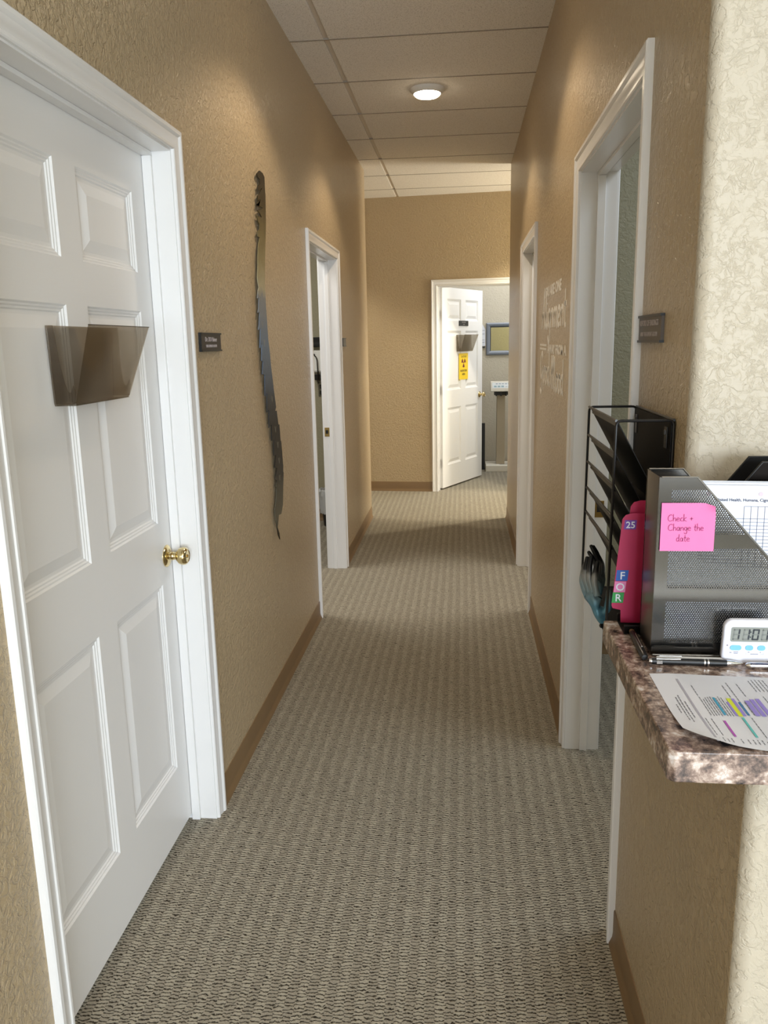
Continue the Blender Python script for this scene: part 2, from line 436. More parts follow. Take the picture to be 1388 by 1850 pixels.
mb.prism(poly, 1.0102, HC+.05)
struct(mb, 'wall_reception', M_CREAM, 'cream knock-down textured wall end behind the counter', 'wall', smooth=40, wn=True)
YH = 1.022
mb = MB(); poly = bull(XR, YH, RB)+[(1.7, YH), (1.7, YH+WT), (XR+WT, YH+WT), (XR+WT, YW+RB), (XR, YW+RB)]
mb.prism(poly, 0, 1.010)
hw = mb.build('wall_counter', [M_CREAM, M_TAN], smooth=40, wn=True)
for p in hw.data.polygons:
    if p.normal.x < -.97: p.material_index = 1
props(hw, 'half-height wall under the laminate counter with a rounded corner', 'wall', kind='structure')

# far wall, slightly askew to the hall, with one doorway
FA = math.atan(FS)
def far_m(u, d, z):       # u along the wall (world x), d into the far room, z up
    n = Vector((-FS, 1, 0)).normalized()
    return Vector((u, FY+FS*u, z)) + n*d
DF = (-.247, .70, 2.055)
mb = MB()
for u0, u1, z0, z1 in ((-3.6, DF[0]-J, 0, HC+.05), (DF[0]-J, DF[1]+J, DF[2]+J, HC+.05), (DF[1]+J, 3.4, 0, HC+.05)):
    mb.loft([[far_m(u, d, z) for u, d in ((u0, 0), (u1, 0), (u1, WT), (u0, WT))] for z in (z0, z1)])
fwl = mb.build('wall_far', [M_TAN, M_FARROOM], smooth=0)
for p in fwl.data.polygons:
    if p.normal.y > .9: p.material_index = 1
props(fwl, 'tan wall closing the end of the hallway', 'wall', kind='structure')
mb = MB(); mb.box(-1.3, 1.8, 9.85, 9.95, 0, HC+.05); mb.box(-1.3, -1.2, 8.40, 9.85, 0, HC+.05); mb.box(1.7, 1.8, 8.2, 9.85, 0, HC+.05)
struct(mb, 'wall_far_room', M_FARROOM, 'pale grey wall of the room beyond the open far door', 'wall', smooth=0)
mb = MB(); mb.box(-3.5, XL-WT, 6.79, 6.815, 0, HC+.05); mb.box(-3.6, -3.5, -.2, 8.4, 0, HC+.05); mb.box(-3.5, XL-WT, 2.9, 3.0, 0, HC+.05)
struct(mb, 'wall_left_room', M_ROOMWALL, 'grey-green wall of the room behind the first open doorway', 'wall', smooth=0)
mb = MB(); mb.box(XR+WT, 3.3, 3.80, 3.90, 0, HC+.05); mb.box(3.3, 3.4, -4.6, 8.4, 0, HC+.05)
struct(mb, 'wall_right_room', M_ROOMWALL, 'grey-green wall seen through the nearest open doorway', 'wall', smooth=0)
mb = MB()   # lobby end behind the viewpoint: a wide window
mb.box(-.805, -.1, -4.6, -4.5, 0, HC+.05); mb.box(-.1, 3.1, -4.6, -4.5, 0, .70); mb.box(-.1, 3.1, -4.6, -4.5, 2.42, HC+.05); mb.box(3.1, 3.3, -4.6, -4.5, 0, HC+.05)
struct(mb, 'wall_lobby', M_CREAM, 'cream lobby wall with the wide window', 'wall', smooth=0)

# ------------------------------------------------------------------ baseboards (vinyl cove base)
BASE_PROF = [(0, 0), (.013, 0), (.0125, .004), (.009, .012), (.005, .022), (.0035, .034), (.0035, .094), (.002, .099), (0, .1)]
def base_run(mb, x, s, y0, y1):
    mb.prism(BASE_PROF, y0, y1, lambda u, v, w: (x+s*u, w, v))
mb = MB(); base_run(mb, XL, 1, -4.5, L1[0]-.056); base_run(mb, XL, 1, L1[1]+.056, L2[0]-.056); base_run(mb, XL, 1, L2[1]+.056, YL_END)
struct(mb, 'baseboard_left', M_BASE, 'brown vinyl baseboard along the spine decor wall', 'baseboard')
mb = MB(); base_run(mb, XR, -1, YH+RB, R1[0]-.053); base_run(mb, XR, -1, R1[1]+.056, R2[0]-.056); base_run(mb, XR, -1, R2[1]+.056, YR_END)
struct(mb, 'baseboard_right', M_BASE, 'brown vinyl baseboard along the lettered wall', 'baseboard')
mb = MB(); mb.prism(BASE_PROF, -3.5, DF[0]-.057, lambda u, v, w: far_m(w, -u, v)); mb.prism(BASE_PROF, DF[1]+.057, 3.3, lambda u, v, w: far_m(w, -u, v))
struct(mb, 'baseboard_far', M_BASE, 'brown vinyl baseboard at the end wall of the hallway', 'baseboard')
mb = MB(); mb.prism(BASE_PROF, -3.5, XL-WT-.02, lambda u, v, w: (w, 6.79-u, v))
struct(mb, 'baseboard_left_room', M_BASE, 'brown vinyl baseboard inside the first open doorway', 'baseboard')
mb = MB(); mb.prism(BASE_PROF, XR+WT+.02, 3.3, lambda u, v, w: (w, 3.80-u, v))
struct(mb, 'baseboard_right_room', M_BASE, 'brown vinyl baseboard inside the nearest open doorway', 'baseboard')

# ------------------------------------------------------------------ doors
CAS = [(0, 0), (0, .008), (.003, .0105), (.009, .0105), (.0115, .0075), (.020, .0085), (.033, .0115), (.037, .0115), (.040, .0145), (.044, .017), (.053, .017), (.0565, .014), (.0565, 0)]
def casing(mb, fm, u0, u1, zt, d0, sgn):
    """mitred colonial casing around an opening; d0 = wall face, sgn = outward direction of d"""
    R = .005
    rings = []
    for u, t in CAS:
        d = d0+sgn*t
        rings.append([fm(u0-R+0-u, d, 0), fm(u0-R-u, d, zt+R+u), fm(u1+R+u, d, zt+R+u), fm(u1+R+u, d, 0)])
    k = len(rings)
    P = [[mb.pt(p) for p in r] for r in rings]
    for i in range(k):
        a, b = P[i], P[(i+1) % k]
        for j in range(3): mb.face([a[j], a[j+1], b[j+1], b[j]])
    mb.face([r[0] for r in P]); mb.face([r[3] for r in P][::-1])
def bar(mb, fm, u0, u1, d0, d1, z0, z1):
    mb.loft([[fm(u, d, z) for u, d in ((u0, d0), (u1, d0), (u1, d1), (u0, d1))] for z in (z0, z1)])
def door_frame(root, fm, D, stop, both=True):
    u0, u1, zt = D
    mb = MB(); casing(mb, fm, u0, u1, zt, 0, -1)
    mb.build('casing', M_WHITE, root, smooth=25)
    if both:
        mb = MB(); casing(mb, fm, u0, u1, zt, WT, 1); mb.build('room_side_casing', M_WHITE, root, smooth=25)
    mb = MB(); bar(mb, fm, u0-J, u0, -.001, WT+.001, 0, zt+J); bar(mb, fm, u1, u1+J, -.001, WT+.001, 0, zt+J); bar(mb, fm, u0, u1, -.001, WT+.001, zt, zt+J)
    mb.build('jamb', M_WHITE, root, smooth=0)
    s0, s1 = stop; q = .011
    mb = MB(); bar(mb, fm, u0, u0+q, s0, s1, 0, zt-q); bar(mb, fm, u1-q, u1, s0, s1, 0, zt-q); bar(mb, fm, u0, u1, s0, s1, zt-q, zt)
    mb.build('door_stop', M_WHITE, root, smooth=0, bevel=.002)

def panel_leaf(root, T, w, h, us, zs, t=.035, name='leaf', mat=None):
    """six-panel moulded slab: local u along width, d into thickness (0 = front), z up"""
    mb = MB(T)
    US = [0]+us+[w]; ZS = [0]+zs+[h]
    for side in (0, 1):
        dd = (lambda d: d) if side == 0 else (lambda d: t-d)
        for i in range(len(US)-1):
            for j in range(len(ZS)-1):
                a, b, c, e = US[i], US[i+1], ZS[j], ZS[j+1]
                if i in (1, 3) and j in (1, 3, 5):
                    rings = []
                    for ins, dep in ((0, 0), (.004, .0045), (.008, .0045), (.011, .0075), (.015, .0075), (.018, .0105), (.026, .0105), (.054, .0035)):
                        rings.append([mb.pt((x, dd(dep), z)) for x, z in ((a+ins, c+ins), (b-ins, c+ins), (b-ins, e-ins), (a+ins, e-ins))])
                    for r, q in zip(rings, rings[1:]):
                        for k in range(4): mb.face([r[k], r[(k+1) % 4], q[(k+1) % 4], q[k]])
                    mb.face(rings[-1])
                else:
                    mb.face([mb.pt((x, dd(0), z)) for x, z in ((a, c), (b, c), (b, e), (a, e))])
    for (p, q) in (((0, 0), (w, 0)), ((w, 0), (w, h)), ((w, h), (0, h)), ((0, h), (0, 0))):
        # edge strips follow the grid cuts so the shell welds
        if p[1] == q[1]: cuts = US if p[0] < q[0] else US[::-1]; seq = [(c, p[1]) for c in cuts]
        else: cuts = ZS if p[1] < q[1] else ZS[::-1]; seq = [(p[0], c) for c in cuts]
        for a, b in zip(seq, seq[1:]):
            mb.face([mb.pt((a[0], 0, a[1])), mb.pt((b[0], 0, b[1])), mb.pt((b[0], t, b[1])), mb.pt((a[0], t, a[1]))])
    return mb.build(name, mat or M_DOOR, root, smooth=0)

KNOB = [(.0, 0), (.0335, 0), (.0335, .002), (.030, .006), (.020, .0095), (.0125, .011), (.0115, .016), (.0135, .020), (.0115, .024), (.0115, .030), (.017, .034), (.0245, .041), (.027, .050), (.0262, .058), (.0225, .0635), (.0190, .0655), (.0180, .0640), (.0, .0640)]
def knob(root, o, ax, leaf):
    mb = MB(); mb.lathe(KNOB, o, ax, 36); k = mb.build('knob', M_BRASS, leaf, smooth=35)
    a = Vector(ax).normalized(); c = Vector(o)+a*.0641
    mb = MB(); mb.lathe([(0, 0), (.0045, 0), (.0045, .0025), (.0035, .003), (0, .003)], c, ax, 16); mb.build('lock_button', M_DULLBRASS, k)
    return k

def left_m(u, d, z): return Vector((XL-d, u, z))
def right_m(u, d, z): return Vector((XR+d, u, z))

# -- closed six-panel door, nearest on the spine decor wall
root = thing('door_1', (XL, 1.81, 0), 'closed white six-panel door with brass knob and smoked file pocket', 'door', kind='structure')
door_frame(root, left_m, L1, (.052, .079), both=False)
T = Matrix(((0, -1, 0, -.885), (1, 0, 0, 1.345), (0, 0, 1, .022), (0, 0, 0, 1)))
leaf = panel_leaf(root, T, .949, 2.028, [.104, .427, .532, .855], [.215, .810, .995, 1.598, 1.700, 1.910], name='leaf')
knob(root, (-.885, 2.247, .908), (1, 0, 0), leaf)
# -- open doorway further along the same wall
root = thing('door_2', (XL, 4.79, 0), 'open white-cased doorway beyond the metal spine decor', 'door', kind='structure')
door_frame(root, left_m, L2, (.055, .078))
def strike(root, fm, u, z, d0=.078, d1=.112, s=-1):
    mb = MB(); bar(mb, fm, u, u+s*.0022, d0, d1, z-.030, z+.030); p = mb.build('strike_plate', M_DULLBRASS, root, bevel=.002)
    mb = MB(); bar(mb, fm, u+s*.0015, u+s*.0028, d0+.009, d1-.007, z-.011, z+.013); mb.build('latch_hole', M_LEAD, p)
strike(root, left_m, L2[1], .945)
root = thing('door_3', (XR, 2.36, 0), 'open white-cased doorway behind the counter rack', 'door', kind='structure')
door_frame(root, right_m, R1, (.052, .079))
strike(root, right_m, R1[1], .930)
root = thing('door_4', (XR, 4.9, 0), 'open white-cased doorway past the white lettering', 'door', kind='structure')
door_frame(root, right_m, R2, (.052, .079))
# -- far door, standing open into the room
root = thing('door_5', (-.2, 8.17, 0), 'white six-panel door standing open at the end of the hallway', 'door', kind='structure')
door_frame(root, far_m, DF, (.045, .07))
LU = Vector((.443, .896, 0)).normalized(); LN = Vector((LU.y, -LU.x, 0))
LH = Vector((-.203, 8.262, .016))
TF = Matrix(((LU.x, -LN.x, 0, LH.x), (LU.y, -LN.y, 0, LH.y), (0, 0, 1, LH.z), (0, 0, 0, 1)))
leaf = panel_leaf(root, TF, .950, 2.040, [.112, .422, .531, .838], [.232, .828, 1.010, 1.612, 1.714, 1.928])
knob(root, LH+LU*.882+Vector((0, 0, .922)), LN, leaf)
for z in (1.78, 1.03, .275):
    mb = MB(); bar(mb, far_m, DF[0], DF[0]+.003, .075, .112, z-.045, z+.045)
    c = far_m(DF[0]+.006, .108, z); mb.lathe([(0, -.046), (.006, -.046), (.006, .046), (0, .046)], c, (0, 0, 1), 12)
    mb.build('hinge', M_BRONZE, root)

# ================================================================== THINGS
def ceiling_light(x, y, label, group=None, power=36, col=WARM):
    r = thing('ceiling_light', (x, y, HC), label, 'light', group=group)
    mb = MB(); mb.lathe([(.097, 0), (.098, -.004), (.095, -.010), (.088, -.018), (.080, -.026), (.076, -.028), (.074, -.022), (.074, 0)], (x, y, HC), (0, 0, 1), 48)
    mb.build('trim_ring', M_LIGHTRIM, r)
    mb = MB(); mb.lathe([(.0739, -.022), (.072, -.032), (.062, -.040), (.038, -.045), (0, -.047)], (x, y, HC), (0, 0, 1), 48)
    mb.build('diffuser', M_LAMP, r)
    d = bpy.data.lights.new('bulb', 'SPOT'); d.energy = power; d.color = col; d.spot_size = math.radians(126); d.spot_blend = .34; d.shadow_soft_size = .05
    o = bpy.data.objects.new('bulb', d); C.objects.link(o); o.parent = r; o.location = (0, 0, -.062)
    return r
M_LIGHTRIM = plain('white_light_trim', (226, 222, 214), .4)
M_LAMP = emit('glowing_diffuser', (1.0, .84, .62, 1), 24.0)
ceiling_light(-.198, 4.868, 'round white ceiling downlight glowing over the hallway')
ceiling_light(-.198, 3.12, 'round white ceiling downlight above the closed door')
ceiling_light(1.15, 7.35, 'round white ceiling downlight around the corner beyond the lettered wall', power=175, col=(1.0, .92, .74))
ceiling_light(-2.1, 7.45, 'unseen ceiling downlight added in the left arm of the cross hall', power=120, col=(1.0, .92, .74))  # extra lamp out of view, added for light from the left

# ------------------------------------------------------------------ smoked file pockets on the doors
def file_pocket(T, loc, label):
    """local: u across the door, d outward, z up from the bottom; all panels are thin acrylic sheets"""
    r = thing('wall_file_pocket', loc, label, 'file pocket')
    t = .0022; Wd, H = .331, .172
    mb = MB(T); mb.prism([(.009, 0), (Wd-.030, 0), (Wd-.024, .006), (Wd, H), (0, H), (.006, .006)], .0015, .0015+t, lambda u, v, w: (u, w, v)); mb.build('back_panel', M_SMOKE, r, smooth=0)
    def sh(z): return .045+(.098-.045)*z/H
    fp = [(.014, .006), (.020, .001), (Wd-.040, .001), (Wd-.032, .008), (Wd, H), (0, H)]
    mb = MB(T); mb.loft([[(u, sh(z)+k, z) for u, z in fp] for k in (0, t)]); mb.build('front_panel', M_SMOKEF, r, smooth=0)
    mb = MB(T); mb.prism([(.004, 0), (.047, .0), (.047, t), (.004, t)], .012, Wd-.032, lambda d, z, u: (u, d, z)); mb.build('bottom_panel', M_SMOKEF, r, smooth=0)
    side = [(.004, H), (.018, H), (.020, H-.022), (.023, H*.55), (.029, .050), (.033, .034), (.037, .028), (.042, .030), (.048, .045), (.051, .034), (.047, .004), (.004, .004)]
    def eu(z, far): return (Wd-.030+.030*z/H-t) if far else (.010-.010*z/H)
    for far in (0, 1):
        mb = MB(T); mb.loft([[(eu(z, far)+k, d, z) for d, z in side] for k in (0, t)]); mb.build('side_panel', M_SMOKEF, r, smooth=0)
    mb = MB(T)   # polished dark rim along the top edges
    mb.loft([[(u, d, z) for d, z in ((sh(H)-.0006, H-.0012), (sh(H)+t+.0006, H-.0012), (sh(H)+t+.0006, H+.0004), (sh(H)-.0006, H+.0004))] for u in (0, Wd)])
    mb.build('top_rim', M_SMOKERIM, r, smooth=0)
    return r
M_SMOKERIM = plain('dark_acrylic_edge', (48, 42, 36), .15)
TP = Matrix(((0, 1, 0, -.885), (1, 0, 0, 1.664), (0, 0, 1, 1.400), (0, 0, 0, 1)))
file_pocket(TP, (-.885, 1.83, 1.40), 'smoked acrylic file pocket hung on the closed near door')
def leaf_pt(u, z, h=0.0): return LH+LU*u+LN*h+Vector((0, 0, z-LH.z))
o = leaf_pt(.309, 1.416)
TPF = Matrix(((LU.x, LN.x, 0, o.x), (LU.y, LN.y, 0, o.y), (0, 0, 1, o.z), (0, 0, 0, 1)))
file_pocket(TPF, leaf_pt(.47, 1.416), 'smoked acrylic file pocket hung on the far open door')

# ------------------------------------------------------------------ room plaques
def plaque(fr, w, h, loc, lines, label, mat, t=.006, holder=True):
    """fr(u, v, h): u along the wall, v up, centred"""
    r = thing('door_plaque', loc, label, 'sign')
    def slab(x0, x1, z0, z1, h0, h1):
        m = MB(); m.loft([[fr(u, v, k) for u, v in ((x0, z0), (x1, z0), (x1, z1), (x0, z1))] for k in (h0, h1)]); return m
    slab(-w/2, w/2, -h/2, h/2, 0, t).build('plate', mat, r, smooth=0)
    if holder:
        m = slab(-w/2-.002, w/2+.002, h/2-.003, h/2+.002, 0, t+.003); m2 = slab(-w/2-.002, w/2+.002, -h/2-.002, -h/2+.003, 0, t+.003)
        m.merge(m2.v, m2.f); m.build('holder_rail', M_BLACKPL, r, smooth=0)
        slab(-w/2-.0025, -w/2+.002, -h/2-.002, h/2+.002, 0, t+.003).build('end_cap', M_BLACKPL, r, smooth=0)
    for txt, size, v, sq in lines:
        V, F = text_geo(txt, size, squeeze=sq)
        m = MB(); m.merge([fr(p.x, p.y+v, t+.0006+p.z) for p in V], F); m.build('lettering', M_LETTER, r, smooth=0)
    return r
fl = frame((XL, 2.543, 1.5345), (0, 1, 0), (0, 0, 1))
plaque(fl, .208, .054, (XL, 2.543, 1.534), [('Dr. DD Palmer', .0200, .002, .98), ('TREATMENT ROOM', .0120, -.016, 1.05)], 'small dark plaque beside the closed near door', M_SIGN)
fr_ = frame((XR, 1.727, 1.539), (0, -1, 0), (0, 0, 1))
plaque(fr_, .208, .052, (XR, 1.727, 1.539), [('REPORT OF FINDINGS', .0165, .006, .98), ('AND TREATMENT ROOM', .0125, -.015, 1.05)], 'small taupe plaque in a dark holder above the file rack', M_SIGNR)
fl2 = frame((XL, 5.50, 1.530), (0, 1, 0), (0, 0, 1))
plaque(fl2, .150, .052, (XL, 5.50, 1.530), [], 'small grey plaque beside the doorway past the spine decor', plain('grey_plate', (110, 108, 104), .4))
ff = frame(leaf_pt(.478, 1.705), LU, (0, 0, 1))
plaque(ff, .214, .054, leaf_pt(.478, 1.705), [('TREATMENT', .0185, .004, .95), ('ROOM', .0130, -.016, 1.0)], 'small black plaque on the open far door', M_BLACKPL, holder=False)

# ------------------------------------------------------------------ radiation sign
r = thing('caution_sign', leaf_pt(.476, 1.116), 'yellow radiation caution sign below the far door pocket', 'sign')
fs = frame(leaf_pt(.476, 1.256, .001), LU, (0, 0, 1))
M_YEL = plain('yellow_sign_card', (232, 198, 30), .45); M_MAG = plain('dark_magenta_ink', (110, 16, 40), .6); M_SINK = plain('dark_sign_ink', (70, 44, 26), .6)
mb = MB(); mb.loft([[fs(u, v, k) for u, v in ((-.107, -.134), (.107, -.134), (.107, .140), (-.107, .140))] for k in (0, .003)]); mb.build('card', M_YEL, r, smooth=0)
M_CLIP = plain('clear_holder', (206, 196, 150), .3)
for sx in (-1, 1):
    mb = MB(); mb.loft([[fs(sx*.088+u, -.137+v, k) for u, v in ((-.012, -.006), (.012, -.006), (.012, .008), (-.012, .008))] for k in (0, .007)])
    mb.build('holder_clip', M_CLIP, r, smooth=0)
mb = MB()
def disc_sector(mb, c, r0, r1, a0, a1, n=14):
    pts = [(c[0]+r1*math.cos(a0+(a1-a0)*i/n), c[1]+r1*math.sin(a0+(a1-a0)*i/n)) for i in range(n+1)]
    pts += [(c[0]+r0*math.cos(a1-(a1-a0)*i/n), c[1]+r0*math.sin(a1-(a1-a0)*i/n)) for i in range(n+1)]
    mb.loft([[fs(u, v, k) for u, v in pts] for k in (.003, .0036)])
for a in (30, 150, 270): disc_sector(mb, (0, .042), .014, .050, math.radians(a-30), math.radians(a+30))
disc_sector(mb, (0, .042), .0, .009, 0, 2*math.pi*.999)
mb.build('trefoil', M_MAG, r, smooth=0, weld=False)
mb = MB()
for txt, s, v, b in (('CAUTION', .030, .095, 0), ('RADIATION', .030, -.052, .0006), ('AREA', .030, -.088, .0006)):
    V, F = text_geo(txt, s, bold=b, squeeze=.95); mb.merge([fs(p.x, p.y+v, .0034+p.z) for p in V], F)
mb.build('lettering', M_SINK, r, smooth=0)

# ------------------------------------------------------------------ metal spine on the wall
SPINE = [(3.277,2.191),(3.326,2.191),(3.354,2.181),(3.353,2.146),(3.355,2.108),(3.349,2.06),(3.34,2.005),(3.33,1.964),(3.315,1.923),(3.299,1.867),(3.283,1.806),(3.271,1.746),(3.274,1.667),(3.279,1.607),(3.284,1.546),(3.303,1.484),(3.31,1.435),(3.329,1.375),(3.345,1.324),(3.366,1.262),(3.344,1.247),(3.376,1.246),(3.393,1.186),(3.412,1.183),(3.421,1.112),(3.432,1.109),(3.441,1.064),(3.442,1.042),(3.449,0.995),(3.442,0.973),(3.451,0.965),(3.43,0.907),(3.408,0.829),(3.37,0.795),(3.322,0.801),(3.307,0.777),(3.287,0.755),(3.318,0.72),(3.324,0.691),(3.295,0.721),(3.275,0.762),(3.266,0.786),(3.253,0.838),(3.283,0.867),(3.308,0.92),(3.291,0.932),(3.319,0.953),(3.288,0.963),(3.329,1.005),(3.289,1.013),(3.317,1.064),(3.285,1.064),(3.299,1.131),(3.259,1.131),(3.273,1.198),(3.226,1.188),(3.238,1.262),(3.205,1.254),(3.218,1.332),(3.185,1.321),(3.199,1.404),(3.158,1.409),(3.18,1.458),(3.156,1.461),(3.166,1.487),(3.174,1.526),(3.142,1.511),(3.165,1.585),(3.132,1.581),(3.148,1.6),(3.167,1.647),(3.138,1.646),(3.153,1.662),(3.167,1.705),(3.142,1.7),(3.155,1.724),(3.175,1.744),(3.162,1.759),(3.158,1.777),(3.174,1.817),(3.184,1.863),(3.2,1.903),(3.231,1.935),(3.199,1.936),(3.194,1.951),(3.235,1.967),(3.238,1.983),(3.212,1.994),(3.196,2.013),(3.278,2.017),(3.25,2.027),(3.212,2.033),(3.306,2.057),(3.203,2.051),(3.24,2.052),(3.22,2.059),(3.227,2.068),(3.272,2.085),(3.231,2.073),(3.223,2.088),(3.249,2.097),(3.31,2.134),(3.235,2.107),(3.234,2.123),(3.271,2.141),(3.273,2.159),(3.242,2.161),(3.23,2.17)]
def spine_metal():
    t = NT('heat_tinted_metal'); x = t.xyz()
    z = t.math('ADD', t.math('ADD', x[2], .69), t.math('MULTIPLY', t.math('SUBTRACT', t.noise(26, 4, .65), .5), .10))
    f = t.math('DIVIDE', t.math('SUBTRACT', z, .65), 1.6)
    k = t.ramp(f, [(0, (20, 17, 14)), (.055, (40, 36, 28)), (.09, (98, 94, 80)), (.165, (82, 80, 70)), (.20, (44, 42, 39)), (.33, (36, 33, 30)), (.40, (50, 52, 56)), (.46, (80, 92, 108)), (.55, (100, 116, 136)), (.655, (122, 126, 130)), (.685, (168, 160, 132)), (.75, (138, 128, 94)), (.82, (112, 100, 68)), (.875, (72, 62, 40)), (.94, (54, 46, 32)), (1, (44, 38, 28))])
    t.set(k, .45, .1, Specular_IOR_Level=.25)
    t.bump(t.noise(60, 4), .3, .002)
    return t.m
r = thing('spine_wall_decor', (XL, 3.3, .69), 'tall heat-tinted metal spine silhouette hung on the tan wall', 'wall art')
mb = MB(); mb.prism(SPINE, XL+.010, XL+.0135, lambda u, v, w: (w, u, v)); mb.build('spine', spine_metal(), r, smooth=0)
for z, y in ((2.08, 3.325), (1.55, 3.23), (1.10, 3.36)):
    mb = MB(); mb.lathe([(0, 0), (.004, 0), (.004, .0105), (0, .0105)], (XL, y, z), (1, 0, 0), 12)
    mb.build('standoff', M_STEEL, r)
M_SLOT = plain('pale_slot_metal', (150, 146, 132), .4, .6)   # pale strokes laid between the vertebrae
for y, z in ((3.20, 1.60), (3.215, 1.53), (3.30, 1.30), (3.335, 1.17), (3.365, 1.10), (3.375, 1.03), (3.37, .955)):
    fr2 = frame((XL+.0135, y, z), (0, 1, 0), (0, 0, 1))
    mb = MB(); mb.ribbon([(-.012, .014), (0, -.012), (.010, .012)], .004, fr2, h1=.0004); mb.build('slot_stroke', M_SLOT, r, smooth=0)

# ------------------------------------------------------------------ wall lettering
r = thing('wall_lettering', (XR, 3.6, 1.28), 'white wall lettering between the two doorways on the tan wall', 'wall decal')
M_VINYL = plain('white_vinyl_letters', (243, 242, 238), .6)
fw = frame((XR, 0, 0), (0, -1, 0), (0, 0, 1))     # u = -y
def wall_line(name, txt, size, u0, u1, z, bold=.0018):
    V, F = text_geo(txt, size, align='LEFT', depth=.0004, bold=bold)
    xs = [p.x for p in V]; k = (u1-u0)/(max(xs)-min(xs)); m = MB()
    m.merge([fw(u0+(p.x-min(xs))*k, z+p.y, .0008+p.z) for p in V], F); m.build(name, M_VINYL, r, smooth=0)
wall_line('first_line', 'YOU ARE ONE', .062, -3.97, -3.30, 1.712)
wall_line('third_line', 'AWAY FROM A', .052, -3.78, -3.10, 1.462)
m = MB(); hand_text(m, 'Alignment', .155, .019, fw, u=-4.06, v=1.572, stretch=1.62, h1=.001); m.build('script_line', M_VINYL, r, smooth=0, weld=False)
m = MB(); wdt = hand_text(m, 'Good', .140, .019, fw, u=-4.11, v=1.322, stretch=1.60, h1=.001); hand_text(m, 'Mood', .132, .019, fw, u=-3.62, v=1.312, stretch=1.60, h1=.001); m.build('script_line', M_VINYL, r, smooth=0, weld=False)
m = MB()
for z in (1.479, 1.497): m.ribbon([(-4.14, z), (-3.83, z-.002)], .009, fw, h1=.001)
m.build('rule', M_VINYL, r, smooth=0, weld=False)

# ------------------------------------------------------------------ counter
r = thing('reception_counter', (1.0, 1.15, 1.01), 'mottled brown granite-look counter top on the half wall', 'counter')
mb = MB(); CT = 1.05
poly = [(.247, .878), (1.68, .872), (1.68, YW-.001), (XR+.004, YW-.001), (XR+.004, 1.327), (.240, 1.327), (.240, .885)]
mb.prism(poly, 1.0102, CT); mb.build('worktop', M_LAM, r, smooth=0, bevel=.0022)

# ------------------------------------------------------------------ black wire wall file rack
r = thing('wall_file_rack', (XR, 1.66, .96), 'black mesh five-tier wall file rack beside the doorway', 'file rack')
NY, FYR, FX, BX, ZT, ZB = 1.500, 1.822, .281, .3835, 1.373, .955
def arc_corner(a, b, c, rad=.010, n=5):
    a, b, c = Vector(a), Vector(b), Vector(c); p = b+(a-b).normalized()*rad; q = b+(c-b).normalized()*rad
    return [p.lerp(b, i/n).lerp(b.lerp(q, i/n), i/n) for i in range(n+1)]
for y in (NY, FYR):
    mb = MB(); c1 = ((BX, y, ZB), (BX, y, ZT), (FX, y, ZT), (FX-.004, y, ZB))
    path = [c1[0]]+arc_corner(c1[0], c1[1], c1[2])+arc_corner(c1[1], c1[2], c1[3])+arc_corner(c1[2], c1[3], c1[0])+arc_corner(c1[3], c1[0], c1[1], .006)
    mb.tube(path, .0027, 8, closed=True); mb.build('side_frame', M_BLACK, r)
mb = MB(); mb.tube([(BX, NY, ZT), (BX, FYR, ZT)], .0027, 8); mb.build('top_rail', M_BLACK, r)
mb = MB(); mb.box(.3795, .3812, NY+.002, FYR-.002, ZB, ZT-.002); mb.build('back_panel', M_BLACKMESH, r, smooth=0)
for z in (1.373, 1.311, 1.251, 1.192, 1.136):
    mb = MB(); mb.tube([(FX, NY, z), (FX, FYR, z)], .0028, 8); rail = mb.build('front_rail', M_BLACK, r)
    mb = MB(); y0, y1 = NY+.003, FYR-.003; dz = .165
    q = [(FX+.001, y0, z), (FX+.001, y1, z), (.372, y1, z-dz), (.372, y0, z-dz)]
    mb.loft([[Vector(p)+Vector((k, 0, k*.5)) for p in q] for k in (0, .0014)]); mb.build('sloped_pocket', M_BLACKMESH, r, smooth=0)
    mb = MB(); mb.loft([[(FX+.003, y, z-.001), (FX+.003, y, z-.012), (FX+.011, y, z-.015)] for y in (y0+.02, y1-.02)]); mb.build('folded_lip', M_BLACK, r, smooth=0)
mb = MB(); mb.box(FX-.003, .379, NY, FYR, ZB-.001, ZB+.001); mb.build('bottom_tray', M_BLACKMESH, r, smooth=0)
for y in (NY+.035, FYR-.028):
    mb = MB(); mb.box(.3775, .3795, y-.009, y+.009, 1.318, 1.358); mb.box(.375, .3785, y-.004, y+.004, 1.343, 1.352); mb.build('hanging_bracket', plain('dark_bracket', (58, 54, 50), .35, .6), r, smooth=0, bevel=.0006)

